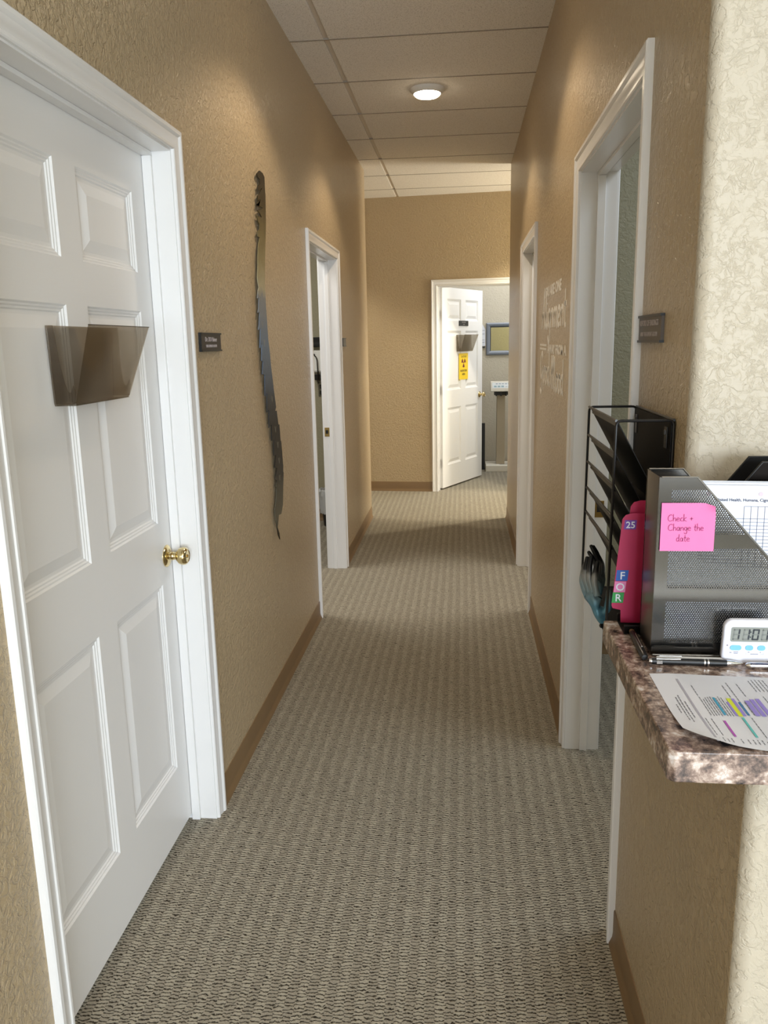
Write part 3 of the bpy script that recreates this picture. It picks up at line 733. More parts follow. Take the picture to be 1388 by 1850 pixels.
# ------------------------------------------------------------------ cupped hands ornament on the rack front
def hand_metal():
    t = NT('blue_grey_to_black_patina'); x = t.xyz()
    z = t.math('ADD', x[2], t.math('MULTIPLY', t.math('SUBTRACT', t.noise(60, 3), .5), .025))
    k = t.ramp(t.math('DIVIDE', t.math('ADD', z, .005), .155), [(0, (84, 138, 158)), (.35, (84, 130, 150)), (.55, (116, 132, 136)), (.74, (134, 134, 130)), (.81, (40, 40, 40)), (.86, (14, 14, 14)), (1, (10, 10, 10))])
    t.set(k, .42, .35); t.bump(t.noise(220, 3), .25, .001)
    return t.m
M_HAND = hand_metal()
def skin_mesh(name, chains, parent, mat, T):
    """chains: lists of ((x, y, z), radius); the first point of the first chain is the root"""
    verts, edges, rad, key = [], [], [], {}
    for ch in chains:
        prev = None
        for p, rr in ch:
            k = tuple(round(c, 5) for c in p)
            if k not in key: key[k] = len(verts); verts.append(T @ Vector(p)); rad.append(rr)
            if prev is not None and prev != key[k]: edges.append((prev, key[k]))
            prev = key[k]
    me = bpy.data.meshes.new(name); inv = WM[parent.name].inverted()
    me.from_pydata([inv @ p for p in verts], edges, [])
    o = bpy.data.objects.new(name, me); C.objects.link(o); o.parent = parent; WM[o.name] = WM[parent.name]
    sk = o.modifiers.new('skin', 'SKIN'); sk.use_smooth_shade = True
    for i, d in enumerate(me.skin_vertices[0].data):
        d.radius = rad[i] if isinstance(rad[i], tuple) else (rad[i], rad[i]); d.use_root = (i == 0)
    sb = o.modifiers.new('subsurf', 'SUBSURF'); sb.levels = 2; sb.render_levels = 2
    me.materials.append(mat)
    return o
def hand_chains(k=1.0, curl=.016):
    """local: wrist at the origin, fingers up z, palm facing +y, thumb towards +x"""
    W0 = ((0, 0, 0), (.0095, .0075)); P1 = ((0, -.003, .022), (.0150, .0085)); P2 = ((-.001, -.004, .044), (.0185, .0085))
    ch = [[W0, P1, P2]]
    for i, (fx, ln, sp) in enumerate(((-.0170, .046, -.003), (-.0055, .060, -.001), (.0060, .064, .001), (.0170, .054, .003))):
        ch.append([P2, ((fx, -.004, .060), .0060), ((fx+sp*.4, -.003, .060+ln*.42), .0056), ((fx+sp*.8, .002+curl*.3, .060+ln*.76), .0049), ((fx+sp, .007+curl*.6, .060+ln), .0036)])
    ch.append([P1, ((.019, .004, .026), .0075), ((.026, .010, .046), .0062), ((.028, .015, .064), .0044)])
    sc = lambda q: tuple(c*k for c in q) if isinstance(q, tuple) else q*k
    return [[(sc(p), sc(r_)) for p, r_ in c_] for c_ in ch]
r = thing('hands_ornament', (.262, 1.56, .955), 'blue-grey cupped hands ornament with black fingertips at the rack front', 'ornament')
def pose(loc, lean, rz, flip=1, fwd_=0.0): return Matrix.Translation(loc) @ Matrix.Rotation(lean, 4, 'Y') @ Matrix.Rotation(fwd_, 4, 'X') @ Matrix.Rotation(rz, 4, 'Z') @ Matrix.Diagonal((flip, 1, 1, 1))
skin_mesh('hand', hand_chains(1.15), r, M_HAND, pose((.281, 1.555, .963), math.radians(-19), math.radians(-62)))
skin_mesh('hand', hand_chains(1.02), r, M_HAND, pose((.276, 1.625, .980), math.radians(2), math.radians(62), -1))
mb = MB(); mb.tube([(.279, 1.553, .970), (.279, 1.60, .962), (.276, 1.62, .985)], .006, 10); mb.tube([(.279, 1.56, .966), (.277, 1.545, .957), (FX-.003, 1.56, .956)], .004, 8)
mb.build('hanger', M_BLACK, r)

# ------------------------------------------------------------------ black mesh file with the pink folders, far edge of the counter
BY0, BY1 = 1.262, 1.322
BLACK_PERF = perforated('black_perforated_sheet', lin((26, 23, 21)), .5, [(.008, .030), (.045, .255)], (.012, .262, .262, .14, -.78))
r = thing('black_magazine_file', (.262, BY0, CT), 'black mesh magazine file with its tall end against the cream wall', 'magazine file')
prof = [(.262, CT+.0015), (.535, CT+.0015), (.535, 1.331), (.458, 1.331), (.318, 1.150), (.312, 1.064), (.262, 1.064)]
for y in (BY0, BY1-.0014):
    mb = MB(); mb.prism(prof, y, y+.0014, lambda u, v, w_: (u, w_, v)); mb.build('side_panel', M_BLACKMESH if y > BY0 else BLACK_PERF, r, smooth=0)
    mb = MB(); mb.tube([(.262, y+.0007, 1.064), (.312, y+.0007, 1.064), (.318, y+.0007, 1.150), (.458, y+.0007, 1.331), (.535, y+.0007, 1.331)], .0018, 8); mb.build('rim', M_BLACK, r)
mb = MB(); mb.box(.534, .5354, BY0, BY1, CT+.0015, 1.331); mb.build('spine_panel', M_BLACKMESH, r, smooth=0)
mb = MB(); mb.box(.262, .535, BY0, BY1, CT, CT+.0015); mb.build('bottom_panel', M_BLACKMESH, r, smooth=0)

M_PINK = plain('magenta_card', (170, 24, 76), .55, vary=.04); 
def folder(y, x0, top, label, tabs, dark=False):
    r = thing('file_folder', (x0, y, CT+.006), label, 'folder', group=None)
    z0 = CT+.006
    outl = [(x0+.016, z0), (.505, z0), (.505, top-.004), (x0+.028, top), (x0+.017, top-.003), (x0+.012, top-.010), (x0, z0+.030), (x0+.002, z0+.025), (x0+.015, z0+.022)]
    for k, yy in enumerate((y, y+.004)):
        o_ = outl if k == 0 else [(u+.0006, v-.001) for u, v in outl]
        mb = MB(); mb.prism(o_, yy, yy+.0006, lambda u, v, w_: (u, w_, v)); mb.build('cover', M_PINK, r, smooth=0)
    mb = MB(); mb.box(x0+.03, .50, y+.001, y+.0036, z0+.004, top-.02); mb.build('sheets', M_PAPER, r, smooth=0)
    frf = frame((x0, y-.0001, z0), (1, 0, 0), (0, 0, 1))
    for txt, col, u, v, w_, h_ in tabs:
        sl = lambda vv: .012*(vv-.03)/(top-z0-.04)
        mb = MB(); mb.loft([[frf(u+a+sl(v+b), v+b, k) for a, b in ((0, 0), (w_, 0), (w_, h_), (0, h_))] for k in (0, .0003)]); tb = mb.build('index_tab', plain('tab_'+txt.lower(), col, .45), r, smooth=0)
        V, F = text_geo(txt, h_*.98, bold=.0002); mb = MB(); mb.merge([frf(u+w_*.52+p.x+sl(v+h_*.5), v+h_*.16+p.y, .0006+p.z*.5) for p in V], F); mb.build('tab_letter', M_PAPER, tb, smooth=0)
    return r
folder(1.300, .2475, 1.243, 'pink end-tab folder with F, O and R index tabs', [('25', (98, 48, 150), .004, .160, .019, .0155), ('F', (22, 84, 170), .0015, .0725, .019, .0185), ('O', (214, 120, 170), .0005, .053, .0185, .0185), ('R', (34, 140, 62), -.0005, .0345, .0185, .0180)])
folder(1.311, .262, 1.262, 'plain pink folder standing just behind the tabbed one', [])

# ------------------------------------------------------------------ satin steel magazine file
OX, OY0, OY1, OT = .283, 1.168, 1.248, 1.324
STEEL_PERF = perforated('punched_satin_steel', lin((104, 102, 99)), .13, [(.1895, .2560), (.1065, .1690), (.0225, .0870)], (.018, .236, .053, .274, .855), r=.00124)
org = thing('steel_magazine_file', (OX, OY0, CT), 'silver perforated magazine file with a pink note on it', 'magazine file')
prof = [(OX, CT+.004), (OX+.252, CT+.004), (OX+.252, CT+.082), (OX+.225, CT+.082), (OX+.053, OT), (OX, OT)]
for y in (OY0, OY1-.0014):
    mb = MB(); mb.prism(prof, y, y+.0014, lambda u, v, w_: (u, w_, v)); mb.build('side_panel', STEEL_PERF, org, smooth=0)
    mb = MB(); mb.tube([(OX+.003, y+.0007, OT), (OX+.053, y+.0007, OT), (OX+.225, y+.0007, CT+.082), (OX+.252, y+.0007, CT+.082)], .0016, 8); mb.build('rolled_rim', M_STEEL, org)
mb = MB(); n = 8; rb = .006   # spine sheet with rounded long edges
pr = [(OX+rb-rb*math.sin(a), OY0+rb-rb*math.cos(a)) for a in [math.pi/2*i/n for i in range(n+1)]]+[(OX+rb-rb*math.cos(a), OY1-rb+rb*math.sin(a)) for a in [math.pi/2*i/n for i in range(n+1)]]
inn = [(p[0]+.0012*(1 if 1 else 0), p[1]+(.0012 if i <= n else -.0012)) for i, p in enumerate(pr)]
mb.prism(pr+inn[::-1], CT+.004, OT); mb.build('spine_panel', plain('satin_spine_steel', (112, 106, 100), .3, 1.0, vary=.03, scale=14), org, smooth=40)
mb = MB(); mb.box(OX+.002, OX+.252, OY0-.0015, OY1+.0015, CT, CT+.0042); mb.build('base_flange', M_STEEL, org, smooth=0, bevel=.0012)
mb = MB(); mb.box(OX+.251, OX+.2524, OY0, OY1, CT+.004, CT+.082); mb.build('front_lip', M_STEEL, org, smooth=0)

# sheets standing in it
def sheet(y0, y1, x0, x1, z1, name='paper_sheet', tilt=-.018, z0=CT+.008):
    mb = MB()
    mb.loft([[(x0, y0, z0), (x1, y0, z0), (x1, y1+.0002, z1+tilt*(x1-x0)), (x0, y1, z1)], [(x0, y0+.0004, z0), (x1, y0+.0004, z0), (x1, y1+.0006, z1+tilt*(x1-x0)), (x0, y1+.0004, z1)]])
    return mb
SH = [(1.1905, 1.199, .290, .506, 1.3085, 'printed insurance form in front of the sheets in the silver file'),
      (1.1955, 1.207, .300, .516, 1.3110, 'blank white sheet showing just above the insurance form'),
      (1.2000, 1.215, .305, .520, 1.3120, 'rearmost white sheet standing in the silver file')]
for i, (a, b_, x0, x1, zt, lab) in enumerate(SH):
    rs = thing('paper_sheet', (x0, a, CT+.008), lab, 'paper')
    sheet(a, b_, x0, x1, zt).build('page', M_PAPER, rs, smooth=0)
    if i == 0:
        zz = Vector((0, b_-a, zt-CT-.008)).normalized(); ex = Vector((1, 0, -.018)).normalized()
        fo = frame((x0, b_-.0002, zt), ex, zz)
        fp = lambda u, v, h=0.0: fo(u, v, h)
        mb = MB()
        def hline(u0, u1, v, t_=.0003): mb.loft([[fp(u0, v-t_, k), fp(u1, v-t_, k), fp(u1, v+t_, k), fp(u0, v+t_, k)] for k in (.0001, .0004)])
        def vline(u, v0, v1, t_=.0003): mb.loft([[fp(u-t_, v0, k), fp(u+t_, v0, k), fp(u+t_, v1, k), fp(u-t_, v1, k)] for k in (.0001, .0004)])
        U0, UC, CW = .060, .1235, .0098
        hline(UC, .21, -.0310)
        for k in range(15): hline(U0, .21, -.0495-k*.0052)
        for k in range(9): vline(UC+k*CW, -.0310, -.0495-14*.0052)
        mb.build('printed_table', M_RULE, rs, smooth=0, weld=False)
        V, F = text_geo('United Health, Humana, Cigna, Military, Other,', .0062, align='LEFT', depth=.0001, bold=.00008)
        mb = MB(); mb.merge([fp(.0825+p.x, -.0235+p.y, .0004) for p in V], F); mb.build('heading', M_INKDARK, rs, smooth=0)
        M_HOLE = plain('shaded_punch_hole', (198, 186, 198), .8)
        for u in (.0715, .146):
            mb = MB(); c = [fp(u+.0034*math.cos(2*math.pi*k/20), -.0125+.0034*math.sin(2*math.pi*k/20), .0003) for k in range(20)]; mb.face([mb.pt(p) for p in c])
            mb.build('punch_hole', M_HOLE, rs, smooth=0)

# pink note
r = thing('sticky_note', (.323, OY0-.002, 1.217), 'bright pink sticky note with handwriting on the silver file', 'sticky note')
fn = frame((.2872, OY0-.0022, 1.2155), (1, 0, 0), (0, 0, 1))
M_NOTE = plain('pink_note_paper', (226, 114, 168), .7, vary=.015)
mb = MB(); S = .0765; N = 10; vi = {}
for i in range(N+1):
    for j in range(N+1):
        u, v = S*i/N, .0715*j/N
        c = max(0, (u/S+v/.0715)-1.78)/.22
        h = .0006+.0012*max(0, .35-v/.0715)+.006*c**1.5
        vi[i, j] = mb.pt(fn(u*(1-.004*(1-j/N))-.003*c, v-.004*c, h))
for i in range(N):
    for j in range(N): mb.face([vi[i, j], vi[i+1, j], vi[i+1, j+1], vi[i, j+1]])
mb.build('note', M_NOTE, r, smooth=60)
mb = MB()
hh = lambda u, v, h=0.0: fn(u, v, h+.0013+.0002)
hand_text(mb, 'Check +', .0107, .0008, hh, u=.0092, v=.0445, stretch=1.12, h1=.0001)
hand_text(mb, 'Change the', .0107, .0008, hh, u=.0102, v=.0305, stretch=1.12, h1=.0001)
hand_text(mb, 'date', .0107, .0008, hh, u=.0225, v=.0145, stretch=1.12, h1=.0001)
mb.build('handwriting', plain('purple_pen_ink', (150, 52, 110), .7), r, smooth=0, weld=False)

# ------------------------------------------------------------------ digital timer
TX, TY, TZ, TW, TH = .4145, 1.1515, CT, .0712, .0690
r = thing('digital_timer', (TX, TY, TZ), 'white digital timer reading 11:01 with pale blue buttons', 'timer')
lean = math.radians(5)
TT = Matrix.Translation((TX, TY, TZ+.0005)) @ Matrix.Rotation(lean, 4, 'X')   # top leans back towards the file
ft = lambda u, v, h=0.0: TT @ Vector((u, -.0065-h, v))
def rrect(w_, h_, rd, cx=0.0, cz=0.0, n=8):
    out = []
    for sx, sz, a0 in ((1, 1, 0), (-1, 1, 90), (-1, -1, 180), (1, -1, 270)):
        for k in range(n+1):
            a = math.radians(a0+90*k/n); out.append((cx+sx*(w_/2-rd)+rd*math.cos(a), cz+sz*(h_/2-rd)+rd*math.sin(a)))
    return out
def plate(w_, h_, rd, cx, cz, h0, h1):
    m = MB(); m.loft([[ft(u, v, k) for u, v in rrect(w_, h_, rd, cx, cz)] for k in (h0, h1)]); return m
rings = []
for k, ins in ((-.0125, .005), (-.0120, .002), (-.0095, 0), (-.003, 0), (-.0008, .0012), (0, .0038)):
    rings.append([ft(u, v, k) for u, v in rrect(TW-2*ins, TH-2*ins, .0125-ins, 0, TH/2)])
mb = MB(); mb.loft(rings); body = mb.build('casing', plain('glossy_white_plastic', (232, 234, 246), .25, vary=.01), r, smooth=50)
scr = plate(.0535, .0230, .0028, .0005, .0475, -.001, .0003).build('display', plain('grey_green_lcd', (140, 144, 138), .3, vary=.02), r, smooth=40)
plate(.0560, .0256, .0036, .0005, .0475, -.001, .0001).build('display_bezel', plain('bezel_white', (214, 216, 226), .3), r, smooth=40)
M_SEG = plain('dark_lcd_segment', (52, 56, 62), .5); M_GHOST = plain('faint_lcd_segment', (124, 128, 124), .5)
SEG = {'0': 'abcdef', '1': 'bc'}
def seven(mb, cx, cz, w_, h_, on):
    t_ = .0024; g = .0003; q = .0012
    S_ = {'a': (-w_/2+g, w_/2-g, h_/2-t_, h_/2), 'd': (-w_/2+g, w_/2-g, -h_/2, -h_/2+t_), 'g': (-w_/2+g, w_/2-g, -t_/2, t_/2),
          'b': (w_/2-t_, w_/2, g, h_/2-g), 'c': (w_/2-t_, w_/2, -h_/2+g, -g), 'f': (-w_/2, -w_/2+t_, g, h_/2-g), 'e': (-w_/2, -w_/2+t_, -h_/2+g, -g)}
    for k in on:
        x0, x1, z0, z1 = S_[k]; sk = lambda z: .06*z
        poly = [(x0+q*.4+sk(z0), z0), (x1-q*.4+sk(z0), z0), (x1+sk(z0+q), z0+q*.6), (x1+sk(z1-q), z1-q*.6), (x1-q*.4+sk(z1), z1), (x0+q*.4+sk(z1), z1), (x0+sk(z1-q), z1-q*.6), (x0+sk(z0+q), z0+q*.6)]
        mb.loft([[ft(cx+u, cz+v, h) for u, v in poly] for h in (.0003, .00045)])
for ch, cx in (('1', -.0185), ('1', -.0045), ('0', .0085), ('1', .0215)):
    mb = MB(); seven(mb, cx, .0475, .0098, .0175, SEG[ch]); mb.build('digit', M_SEG, scr, smooth=0, weld=False)
    mg = MB(); seven(mg, cx, .0475, .0098, .0175, [k for k in 'abcdefg' if k not in SEG[ch]]); mg.build('unlit_segments', M_GHOST, scr, smooth=0, weld=False)
mb = MB()
for z in (.0435, .0515): mb.loft([[ft(.0014+u, z+v, h) for u, v in rrect(.0020, .0020, .0006)] for h in (.0003, .00045)])
mb.build('colon', M_SEG, scr, smooth=0, weld=False)
M_BLUE = plain('pale_blue_button', (124, 190, 230), .4)
for cx, w_ in ((-.0175, .0160), (.0015, .0110), (.0185, .0110)): plate(w_, .0078, .0037, cx, .0265, -.0005, .0012).build('button', M_BLUE, r, smooth=40)
plate(.0026, .0026, .0012, -.0295, .0300, -.0005, .0003).build('indicator', plain('grey_dot', (150, 144, 156), .5), r)
mb = MB()
for u, v, w_, h_ in ((-.0165, .0195, .007, .0013), (-.0165, .0173, .006, .0013), (-.0240, .0185, .003, .0016), (.0015, .0193, .0026, .0014), (.0180, .0193, .0018, .0014), (.0095, .0163, .011, .0013), (-.0022, .0180, .0003, .004), (.0005, .0160, .005, .0003), (.0225, .0180, .0003, .004), (.0200, .0160, .005, .0003)):
    mb.loft([[ft(u+a, v+b, h) for a, b in ((-w_/2, -h_/2), (w_/2, -h_/2), (w_/2, h_/2), (-w_/2, h_/2))] for h in (0, .0002)])
mb.build('printed_marks', plain('grey_mark', (150, 152, 166), .6), r, smooth=0, weld=False)

# ------------------------------------------------------------------ pens
def pen_axis(a, b): a, b = Vector(a), Vector(b); return a, (b-a).normalized(), (b-a).length
def black_pen():
    a, ax, L = pen_axis((.2735, 1.1375, CT+.0054), (.4065, 1.1335, CT+.0054))
    r = thing('ballpoint_pen', a, 'matte black pen with silver tip lying before the silver file', 'pen')
    mb = MB(); mb.lathe([(0, .004), (.0046, .004), (.0050, .010), (.0050, .090), (.0048, L-.0235), (0, L-.0235)], a, ax, 20); mb.build('barrel', plain('soft_black_barrel', (16, 17, 19), .45), r)
    mb = MB(); mb.lathe([(0, L-.0235), (.0047, L-.0235), (.0040, L-.014), (.0022, L-.005), (.0008, L-.0005), (0, L)], a, ax, 20); mb.build('tip', M_CHROME, r)
    for h in (.0775, .0825):
        mb = MB(); mb.lathe([(0, h), (.0053, h), (.0053, h+.0018), (0, h+.0018)], a, ax, 20); mb.build('ring', M_CHROME, r)
    mb = MB(); mb.lathe([(0, 0), (.0036, 0), (.0040, .0012), (.0040, .0042), (0, .0042)], a, ax, 20); mb.build('clicker', M_CHROME, r)
    up_ = Vector((0, -.55, .83)); mb = MB()
    p0 = a+ax*.010+up_*.0056; mb.tube([p0, p0+ax*.012, p0+ax*.034+up_*.0006], .0013, 8); q0 = a+ax*.0105
    mb.loft([[q0+ax*k+Vector((0, -.0052, z)) for z in (-.0022, .0022)]+[q0+ax*k+Vector((0, -.0047, z)) for z in (.0026, -.0026)] for k in (0, .008)])
    mb.build('clip', M_CHROME, r)
black_pen()
def clear_pen():
    a, ax, L = pen_axis((.4075, 1.1285, CT+.0048), (.520, 1.1255, CT+.0048))
    r = thing('ballpoint_pen', a, 'shiny silver pen lying under the white timer', 'pen')
    mb = MB(); mb.lathe([(0, 0), (.0022, .0004), (.0040, .003), (.0046, .008), (.0046, L-.016), (.0036, L-.012), (.001, L), (0, L)], a, ax, 20); mb.build('barrel', M_CHROME, r)
    mb = MB(); q = a+ax*.006; mb.tube([q+Vector((0, -.0035, .0040)), q+ax*.02+Vector((0, -.0038, .0046)), q+ax*.042+Vector((0, -.0034, .0042))], .0011, 8); mb.build('clip', plain('dark_chrome', (70, 70, 84), .15, 1.0), r)
clear_pen()
def side_pen():
    a, ax, L = pen_axis((.2700, 1.1480, CT+.0058), (.2735, 1.262, CT+.0058))
    r = thing('marker_pen', a, 'thick black pen lying along the side of the silver file', 'pen')
    mb = MB(); mb.lathe([(0, 0), (.0040, .0004), (.0056, .004), (.0056, L-.014), (.0050, L-.012), (0, L-.012)], a, ax, 20); mb.build('barrel', M_BLACKPL, r)
    mb = MB(); mb.lathe([(0, L-.0122), (.0044, L-.0122), (.0042, L-.002), (.003, L), (0, L)], a, ax, 20); mb.build('end_cap', plain('tan_cap', (150, 118, 88), .4), r)
    mb = MB(); mb.tube([a+ax*.03+Vector((.0012, 0, .0060)), a+ax*.085+Vector((.0012, 0, .0062))], .0011, 8); mb.build('clip', plain('grey_clip', (120, 112, 104), .3, .8), r)
side_pen()
def white_pen():
    a, ax, L = pen_axis((.2870, 1.1500, CT+.0042), (.3950, 1.1480, CT+.0042))
    r = thing('ballpoint_pen', a, 'slim white pen lying between the black pen and the silver file', 'pen')
    mb = MB(); mb.lathe([(0, 0), (.0030, .0004), (.0038, .003), (.0038, L-.016), (.0010, L-.001), (0, L)], a, ax, 18); mb.build('barrel', plain('white_pen_plastic', (226, 226, 230), .3), r)
    mb = MB(); mb.tube([a+ax*.004+Vector((0, -.0012, .0046)), a+ax*.036+Vector((0, -.0012, .0046))], .0009, 8); mb.build('clip', M_CHROME, r)
white_pen()

# ------------------------------------------------------------------ printed sheet on the counter
r = thing('paper_sheet', (.266, .99, CT), 'highlighted printed sheet lying flat on the counter edge', 'paper')
mb = MB(); NX, NY_ = 20, 14; vi = {}
def pz(u, v): return CT+.0006+.010*max(0, (.10-u)/.10)**2*max(0, (.12-v)/.12)**2*1.2+.0012*math.sin(u*14)**2*(v/.2)
def pxy(u, v):   # near front corner is rounded and slightly lifted
    c = max(0, 1-(u/.05+v/.03)); return Vector((.2663+u+.010*c, .8935+.002*(u/.28)+v*(.2085/.2085)+.006*c-.011*max(0, min(1, (u-.03)/.06))+.0*v, pz(u, v)))
for i in range(NX+1):
    for j in range(NY_+1): vi[i, j] = mb.pt(pxy(.279*i/NX, (.2085+.0085*min(1, .279*i/NX/.09)-.013*(i/NX))*j/NY_))
for i in range(NX):
    for j in range(NY_): mb.face([vi[i, j], vi[i+1, j], vi[i+1, j+1], vi[i, j+1]])
pg = mb.build('page', M_PAPER, r, smooth=60)
def strip(mb, x0, x1, y0, y1):
    N_ = 8
    for k in range(N_):
        ya, yb = y0+(y1-y0)*k/N_, y0+(y1-y0)*(k+1)/N_
        z = lambda x, y: pz(x-.2663, y-.889)+.0004
        mb.face([mb.pt((x0, ya, z(x0, ya))), mb.pt((x1, ya, z(x1, ya))), mb.pt((x1, yb, z(x1, yb))), mb.pt((x0, yb, z(x0, yb)))])
mb = MB(); strip(mb, .2985, .3015, .896, 1.084); mb.build('heading_rule', plain('grey_rule_ink', (168, 168, 182), .7), r, smooth=0)
mb = MB(); rnd = random.Random(3)
def print_line(x, y0, y1, wd=.0011):
    y = y0
    while y < y1-.002:
        l = rnd.uniform(.004, .010); strip(mb, x-wd/2, x+wd/2, y, min(y1, y+l)); y += l+.0014
for x, a, b_ in ((.279, .976, 1.002), (.2835, .954, 1.024), (.2875, .948, 1.030), (.292, .963, 1.015)): print_line(x, a, b_, .0015)
for i in range(9):
    if i not in (5,): print_line(.3145+i*.0034, .970+.002*rnd.random(), 1.022+.006*rnd.random())
print_line(.314, 1.030, 1.064); print_line(.355, 1.026, 1.063); print_line(.3625, .999, 1.072); print_line(.3755, 1.029, 1.070)
print_line(.3045, .915, .963); print_line(.3115, .915, .963); print_line(.362, .915, .967); print_line(.368, .974, 1.015)
for x in (.3045, .309, .314, .319, .330, .338, .344, .349, .354, .359, .364): print_line(x, .898, .909)
for i in range(5): print_line(.395+i*.005, 1.045, 1.083)
for i in range(14): print_line(.398+i*.009, .905+.05*rnd.random(), 1.03)
mb.build('printed_text', M_INK, r, smooth=0, weld=False)
for col, bars in (((70, 160, 196), [(.3305, .3335, .973, 1.024)]), ((214, 226, 60), [(.3475, .3530, .970, 1.022)]), ((150, 136, 214), [(.3445, .3475, .971, 1.011), (.3532, .3575, .971, 1.021), (.3690, .3750, .972, 1.016), (.3765, .3820, .971, 1.020), (.3840, .3895, .973, 1.022)]), ((70, 126, 176), [(.3595, .3625, .973, 1.011)]), ((172, 84, 180), [(.3240, .3270, .914, .957)]), ((96, 190, 188), [(.3495, .3525, .915, .967)])):
    mb = MB()
    for x0, x1, y0, y1 in bars: strip(mb, x0, x1, y0, y1)
    for p in mb.v: p.z += .0003
    mb.build('highlighter_mark', plain('highlighter_%d_%d' % (col[0], col[1]), col, .7), r, smooth=0, weld=False)

# ================================================================== FAR ROOM
M_BEIGE = plain('beige_powder_coat', (170, 158, 136), .5); M_CREAMPL = plain('cream_plastic', (222, 218, 206), .45)
r = thing('weighing_scale', (.52, 9.62, 0), 'beige column weighing scale standing in the far room', 'scale')
mb = MB(); mb.box(.275, .79, 9.44, 9.80, .0, .075); base = mb.build('platform', M_CREAMPL, r, bevel=.006)
mb = MB(); mb.box(.44, .62, 9.52, 9.525, .0755, .078); mb.box(.44, .62, 9.60, 9.605, .0755, .078); mb.build('tread_strip', M_BLACKPL, base, smooth=0)
mb = MB(); mb.box(.402, .500, 9.55, 9.63, .075, .90); mb.build('column', M_BEIGE, r, bevel=.004)
mb = MB(); mb.box(.37, .53, 9.53, 9.60, .895, .935); mb.box(.385, .40, 9.50, 9.60, .885, .94); mb.box(.44, .46, 9.50, 9.60, .885, .94); mb.box(.50, .515, 9.50, 9.60, .885, .94); mb.build('head_bracket', M_BLACKPL, r, bevel=.003)
mb = MB(); mb.prism([(9.46, .94), (9.60, .94), (9.60, 1.03), (9.54, 1.055), (9.485, 1.055), (9.46, .965)], .325, .60, lambda u, v, w_: (w_, u, v)); head = mb.build('display_head', M_CREAMPL, r, bevel=.004)
e2 = Vector((0, .025, .09)).normalized(); fh = frame((.4625, 9.4725, 1.010), (1, 0, 0), e2)
def hp(mb, u, v, w_, h_, h1=.002): mb.loft([[fh(u+a, v+b, k) for a, b in ((-w_/2, -h_/2), (w_/2, -h_/2), (w_/2, h_/2), (-w_/2, h_/2))] for k in (-.001, h1)])
mb = MB(); hp(mb, 0, 0, .235, .066, .0008); mb.build('panel_label', plain('pale_panel', (226, 232, 236), .5), head, smooth=0)
for i in range(3):
    mb = MB(); hp(mb, -.082+i*.042, -.012, .030, .018); mb.build('button', plain('blue_grey_key', (150, 178, 190), .5), head, smooth=0)
mb = MB()
for i in range(5): hp(mb, -.065+i*.035, .018, .024, .006, .0012)
M_SLATE = plain('slate_mark', (84, 98, 122), .6)
mb.build('panel_symbols', M_SLATE, head, smooth=0); mb = MB()
for i in range(3): hp(mb, .045+i*.030, -.016, .022, .003, .0012)
mb.build('panel_text', M_SLATE, head, smooth=0)
# mirror
r = thing('wall_mirror', (.52, 9.85, 1.36), 'rectangular mirror in a grey-blue frame above the scale', 'mirror')
M_FRAME = plain('grey_blue_frame', (112, 119, 130), .35, vary=.06)
X0, X1, Z0, Z1, FW = .283, .86, 1.352, 1.728, .050
prof = [(0, 0), (0, .020), (.012, .026), (.030, .024), (.044, .014), (FW, .008), (FW, 0)]
mb = MB(); P = [[mb.pt((x, 9.85-t_, z)) for x, z in ((X0+u, Z0+u), (X1-u, Z0+u), (X1-u, Z1-u), (X0+u, Z1-u))] for u, t_ in prof]
for a_, b_ in zip(P, P[1:]):
    for k in range(4): mb.face([a_[k], a_[(k+1) % 4], b_[(k+1) % 4], b_[k]])
mb.build('frame', M_FRAME, r, smooth=25)
mb = MB(); q = FW-.004; mb.box(X0+q, X1-q, 9.842, 9.8445, Z0+q, Z1-q); mb.build('mirror_glass', plain('silvered_glass', (214, 222, 214), .03, 1.0, vary=.005), r, smooth=0)
mb = MB(); q2 = FW+.002
for x0_, x1_, z0_, z1_ in ((X0+FW-.006, X0+FW+.004, Z0+FW-.006, Z1-FW+.006), (X0+FW-.006, X1-FW+.006, Z1-FW-.004, Z1-FW+.006)): mb.box(x0_, x1_, 9.838, 9.8415, z0_, z1_)
mb.build('dark_liner', M_BLACKPL, r, smooth=0)
# papers on the wall in a clip
r = thing('wall_notice', (.20, 9.846, 1.47), 'white notice clipped to the wall behind the open far door', 'notice')
mb = MB(); mb.loft([[(.08, 9.85-k, 1.46), (.272, 9.85-k-.008, 1.46), (.272, 9.85-k-.010, 1.655), (.255, 9.85-k-.005, 1.68), (.225, 9.85-k, 1.735), (.08, 9.85-k, 1.735)] for k in (.001, .003)]); mb.build('page', M_PAPER, r, smooth=0)
mb = MB(); mb.box(.10, .268, 9.830, 9.850, 1.440, 1.4505); mb.build('clip_rail', M_BLACKPL, r, smooth=0)
for z in (1.50, 1.53, 1.60, 1.64):
    mb = MB(); mb.box(.215, .262, 9.8345, 9.8365, z, z+.004); mb.build('printed_line', M_INK, r, smooth=0)
# dark panel leaning by the wall
r = thing('dark_panel', (.20, 9.55, 0), 'tall black panel standing behind the edge of the open far door', 'panel')
mb = MB(); mb.box(.0, .268, 9.60, 9.64, .0, .56); mb.build('board', M_BLACKPL, r, bevel=.003)

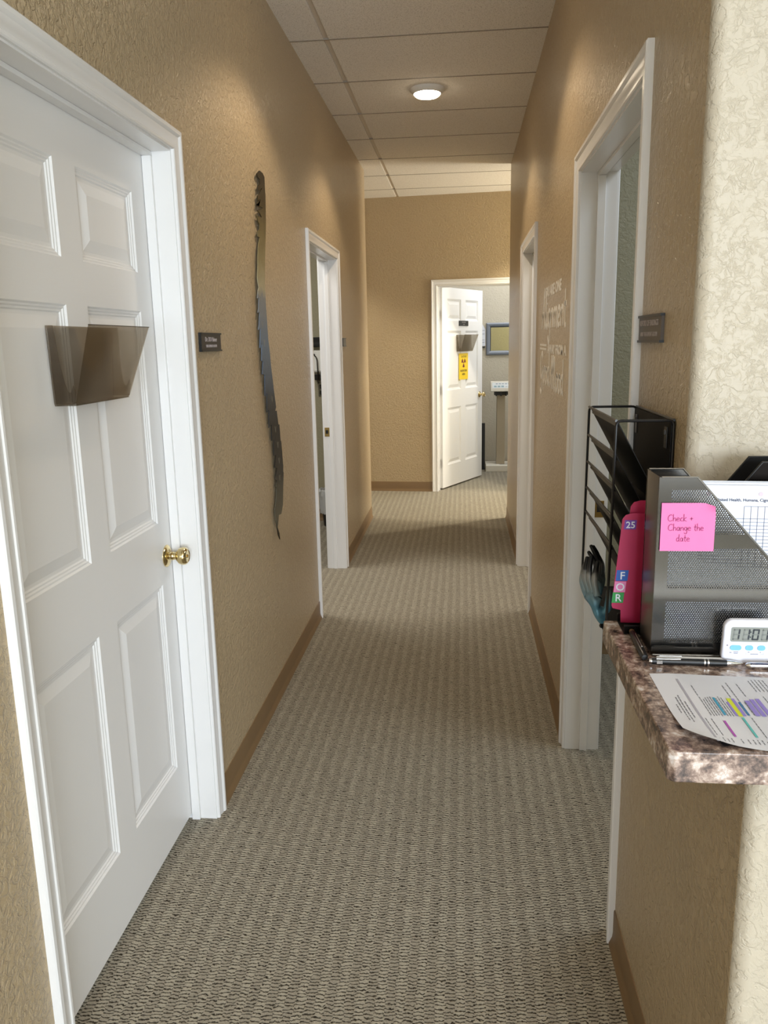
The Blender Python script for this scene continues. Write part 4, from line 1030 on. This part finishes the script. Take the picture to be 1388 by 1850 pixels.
# ================================================================== ROOM BEHIND THE SECOND LEFT DOORWAY (thin strip in view)
YB = 6.79
r = thing('wall_shelf', (-1.30, YB, 1.50), 'black shelf on the wall seen through the spine-side doorway', 'shelf')
mb = MB(); mb.box(-1.62, -1.02, YB-.10, YB-.0005, 1.555, 1.578); mb.build('board', M_BLACKPL, r, bevel=.002)
mb = MB(); mb.prism([(0, 1.5549), (-.095, 1.5549), (-.095, 1.535), (-.02, 1.497), (0, 1.497)], -1.62, -1.02, lambda u, v, w_: (w_, YB-.0005+u, v)); mb.build('apron', M_BLACKPL, r, smooth=0)
r = thing('wall_dispenser', (-1.22, YB, 1.23), 'white boxy wall unit with a black base through the spine-side doorway', 'dispenser')
mb = MB(); mb.box(-1.247, -1.03, YB-.14, YB-.0005, 1.3005, 1.470); mb.build('body', plain('white_unit_plastic', (226, 228, 224), .4), r, bevel=.006)
mb = MB(); mb.box(-1.247, -1.03, YB-.142, YB-.0005, 1.277, 1.300); mb.build('silver_band', M_STEEL, r, bevel=.003)
mb = MB(); mb.box(-1.245, -1.03, YB-.14, YB-.0005, 1.228, 1.2765); mb.build('base', M_BLACKPL, r, bevel=.003)
mb = MB(); mb.tube([(-1.222, YB-.150, 1.435), (-1.214, YB-.156, 1.425), (-1.205, YB-.156, 1.418), (-1.198, YB-.155, 1.39), (-1.195, YB-.155, 1.30), (-1.195, YB-.150, 1.20)], .0045, 8); mb.lathe([(0, -.008), (.007, -.006), (.008, 0), (.006, .006), (0, .008)], (-1.222, YB-.148, 1.437), (0, 1, 0), 12); mb.build('handset_cord', M_BLACK, r)
r = thing('wall_outlet', (-1.19, YB, 1.14), 'steel outlet plate just below the white wall unit', 'outlet')
mb = MB(); mb.box(-1.222, -1.15, YB-.006, YB-.0005, 1.085, 1.20); mb.build('cover_plate', M_STEEL, r, bevel=.002)
mb = MB(); mb.box(-1.205, -1.170, YB-.030, YB-.006, 1.10, 1.135); mb.box(-1.205, -1.170, YB-.030, YB-.006, 1.15, 1.185); mb.build('plug', M_BLACKPL, r, bevel=.003)
r = thing('waste_bin', (-1.12, 6.58, 0), 'small bin with a crumpled pale liner through the spine-side doorway', 'bin')
mb = MB(); mb.lathe([(0, 0), (.095, 0), (.118, .25), (.113, .25), (.090, .006), (0, .006)], (-1.09, 6.62, 0), (0, 0, 1), 28); mb.build('bucket', M_BLACKPL, r)
rnd = random.Random(5); rings = []
for k, (rad, z) in enumerate(((.1185, .115), (.122, .15), (.124, .20), (.125, .245), (.130, .275), (.126, .305), (.112, .315), (.100, .29), (.092, .20))):
    rings.append([(-1.09+(rad+rnd.uniform(-.004, .010)*(1.6 if k in (0, 4, 5) else 1))*math.cos(2*math.pi*i/36), 6.62+(rad+rnd.uniform(-.004, .010))*math.sin(2*math.pi*i/36), z+rnd.uniform(-.012, .012)) for i in range(36)])
mb = MB(); mb.loft(rings, cap=False); mb.build('liner', plain('crumpled_pale_liner', (188, 190, 192), .4, vary=.12, scale=25), r, smooth=25)
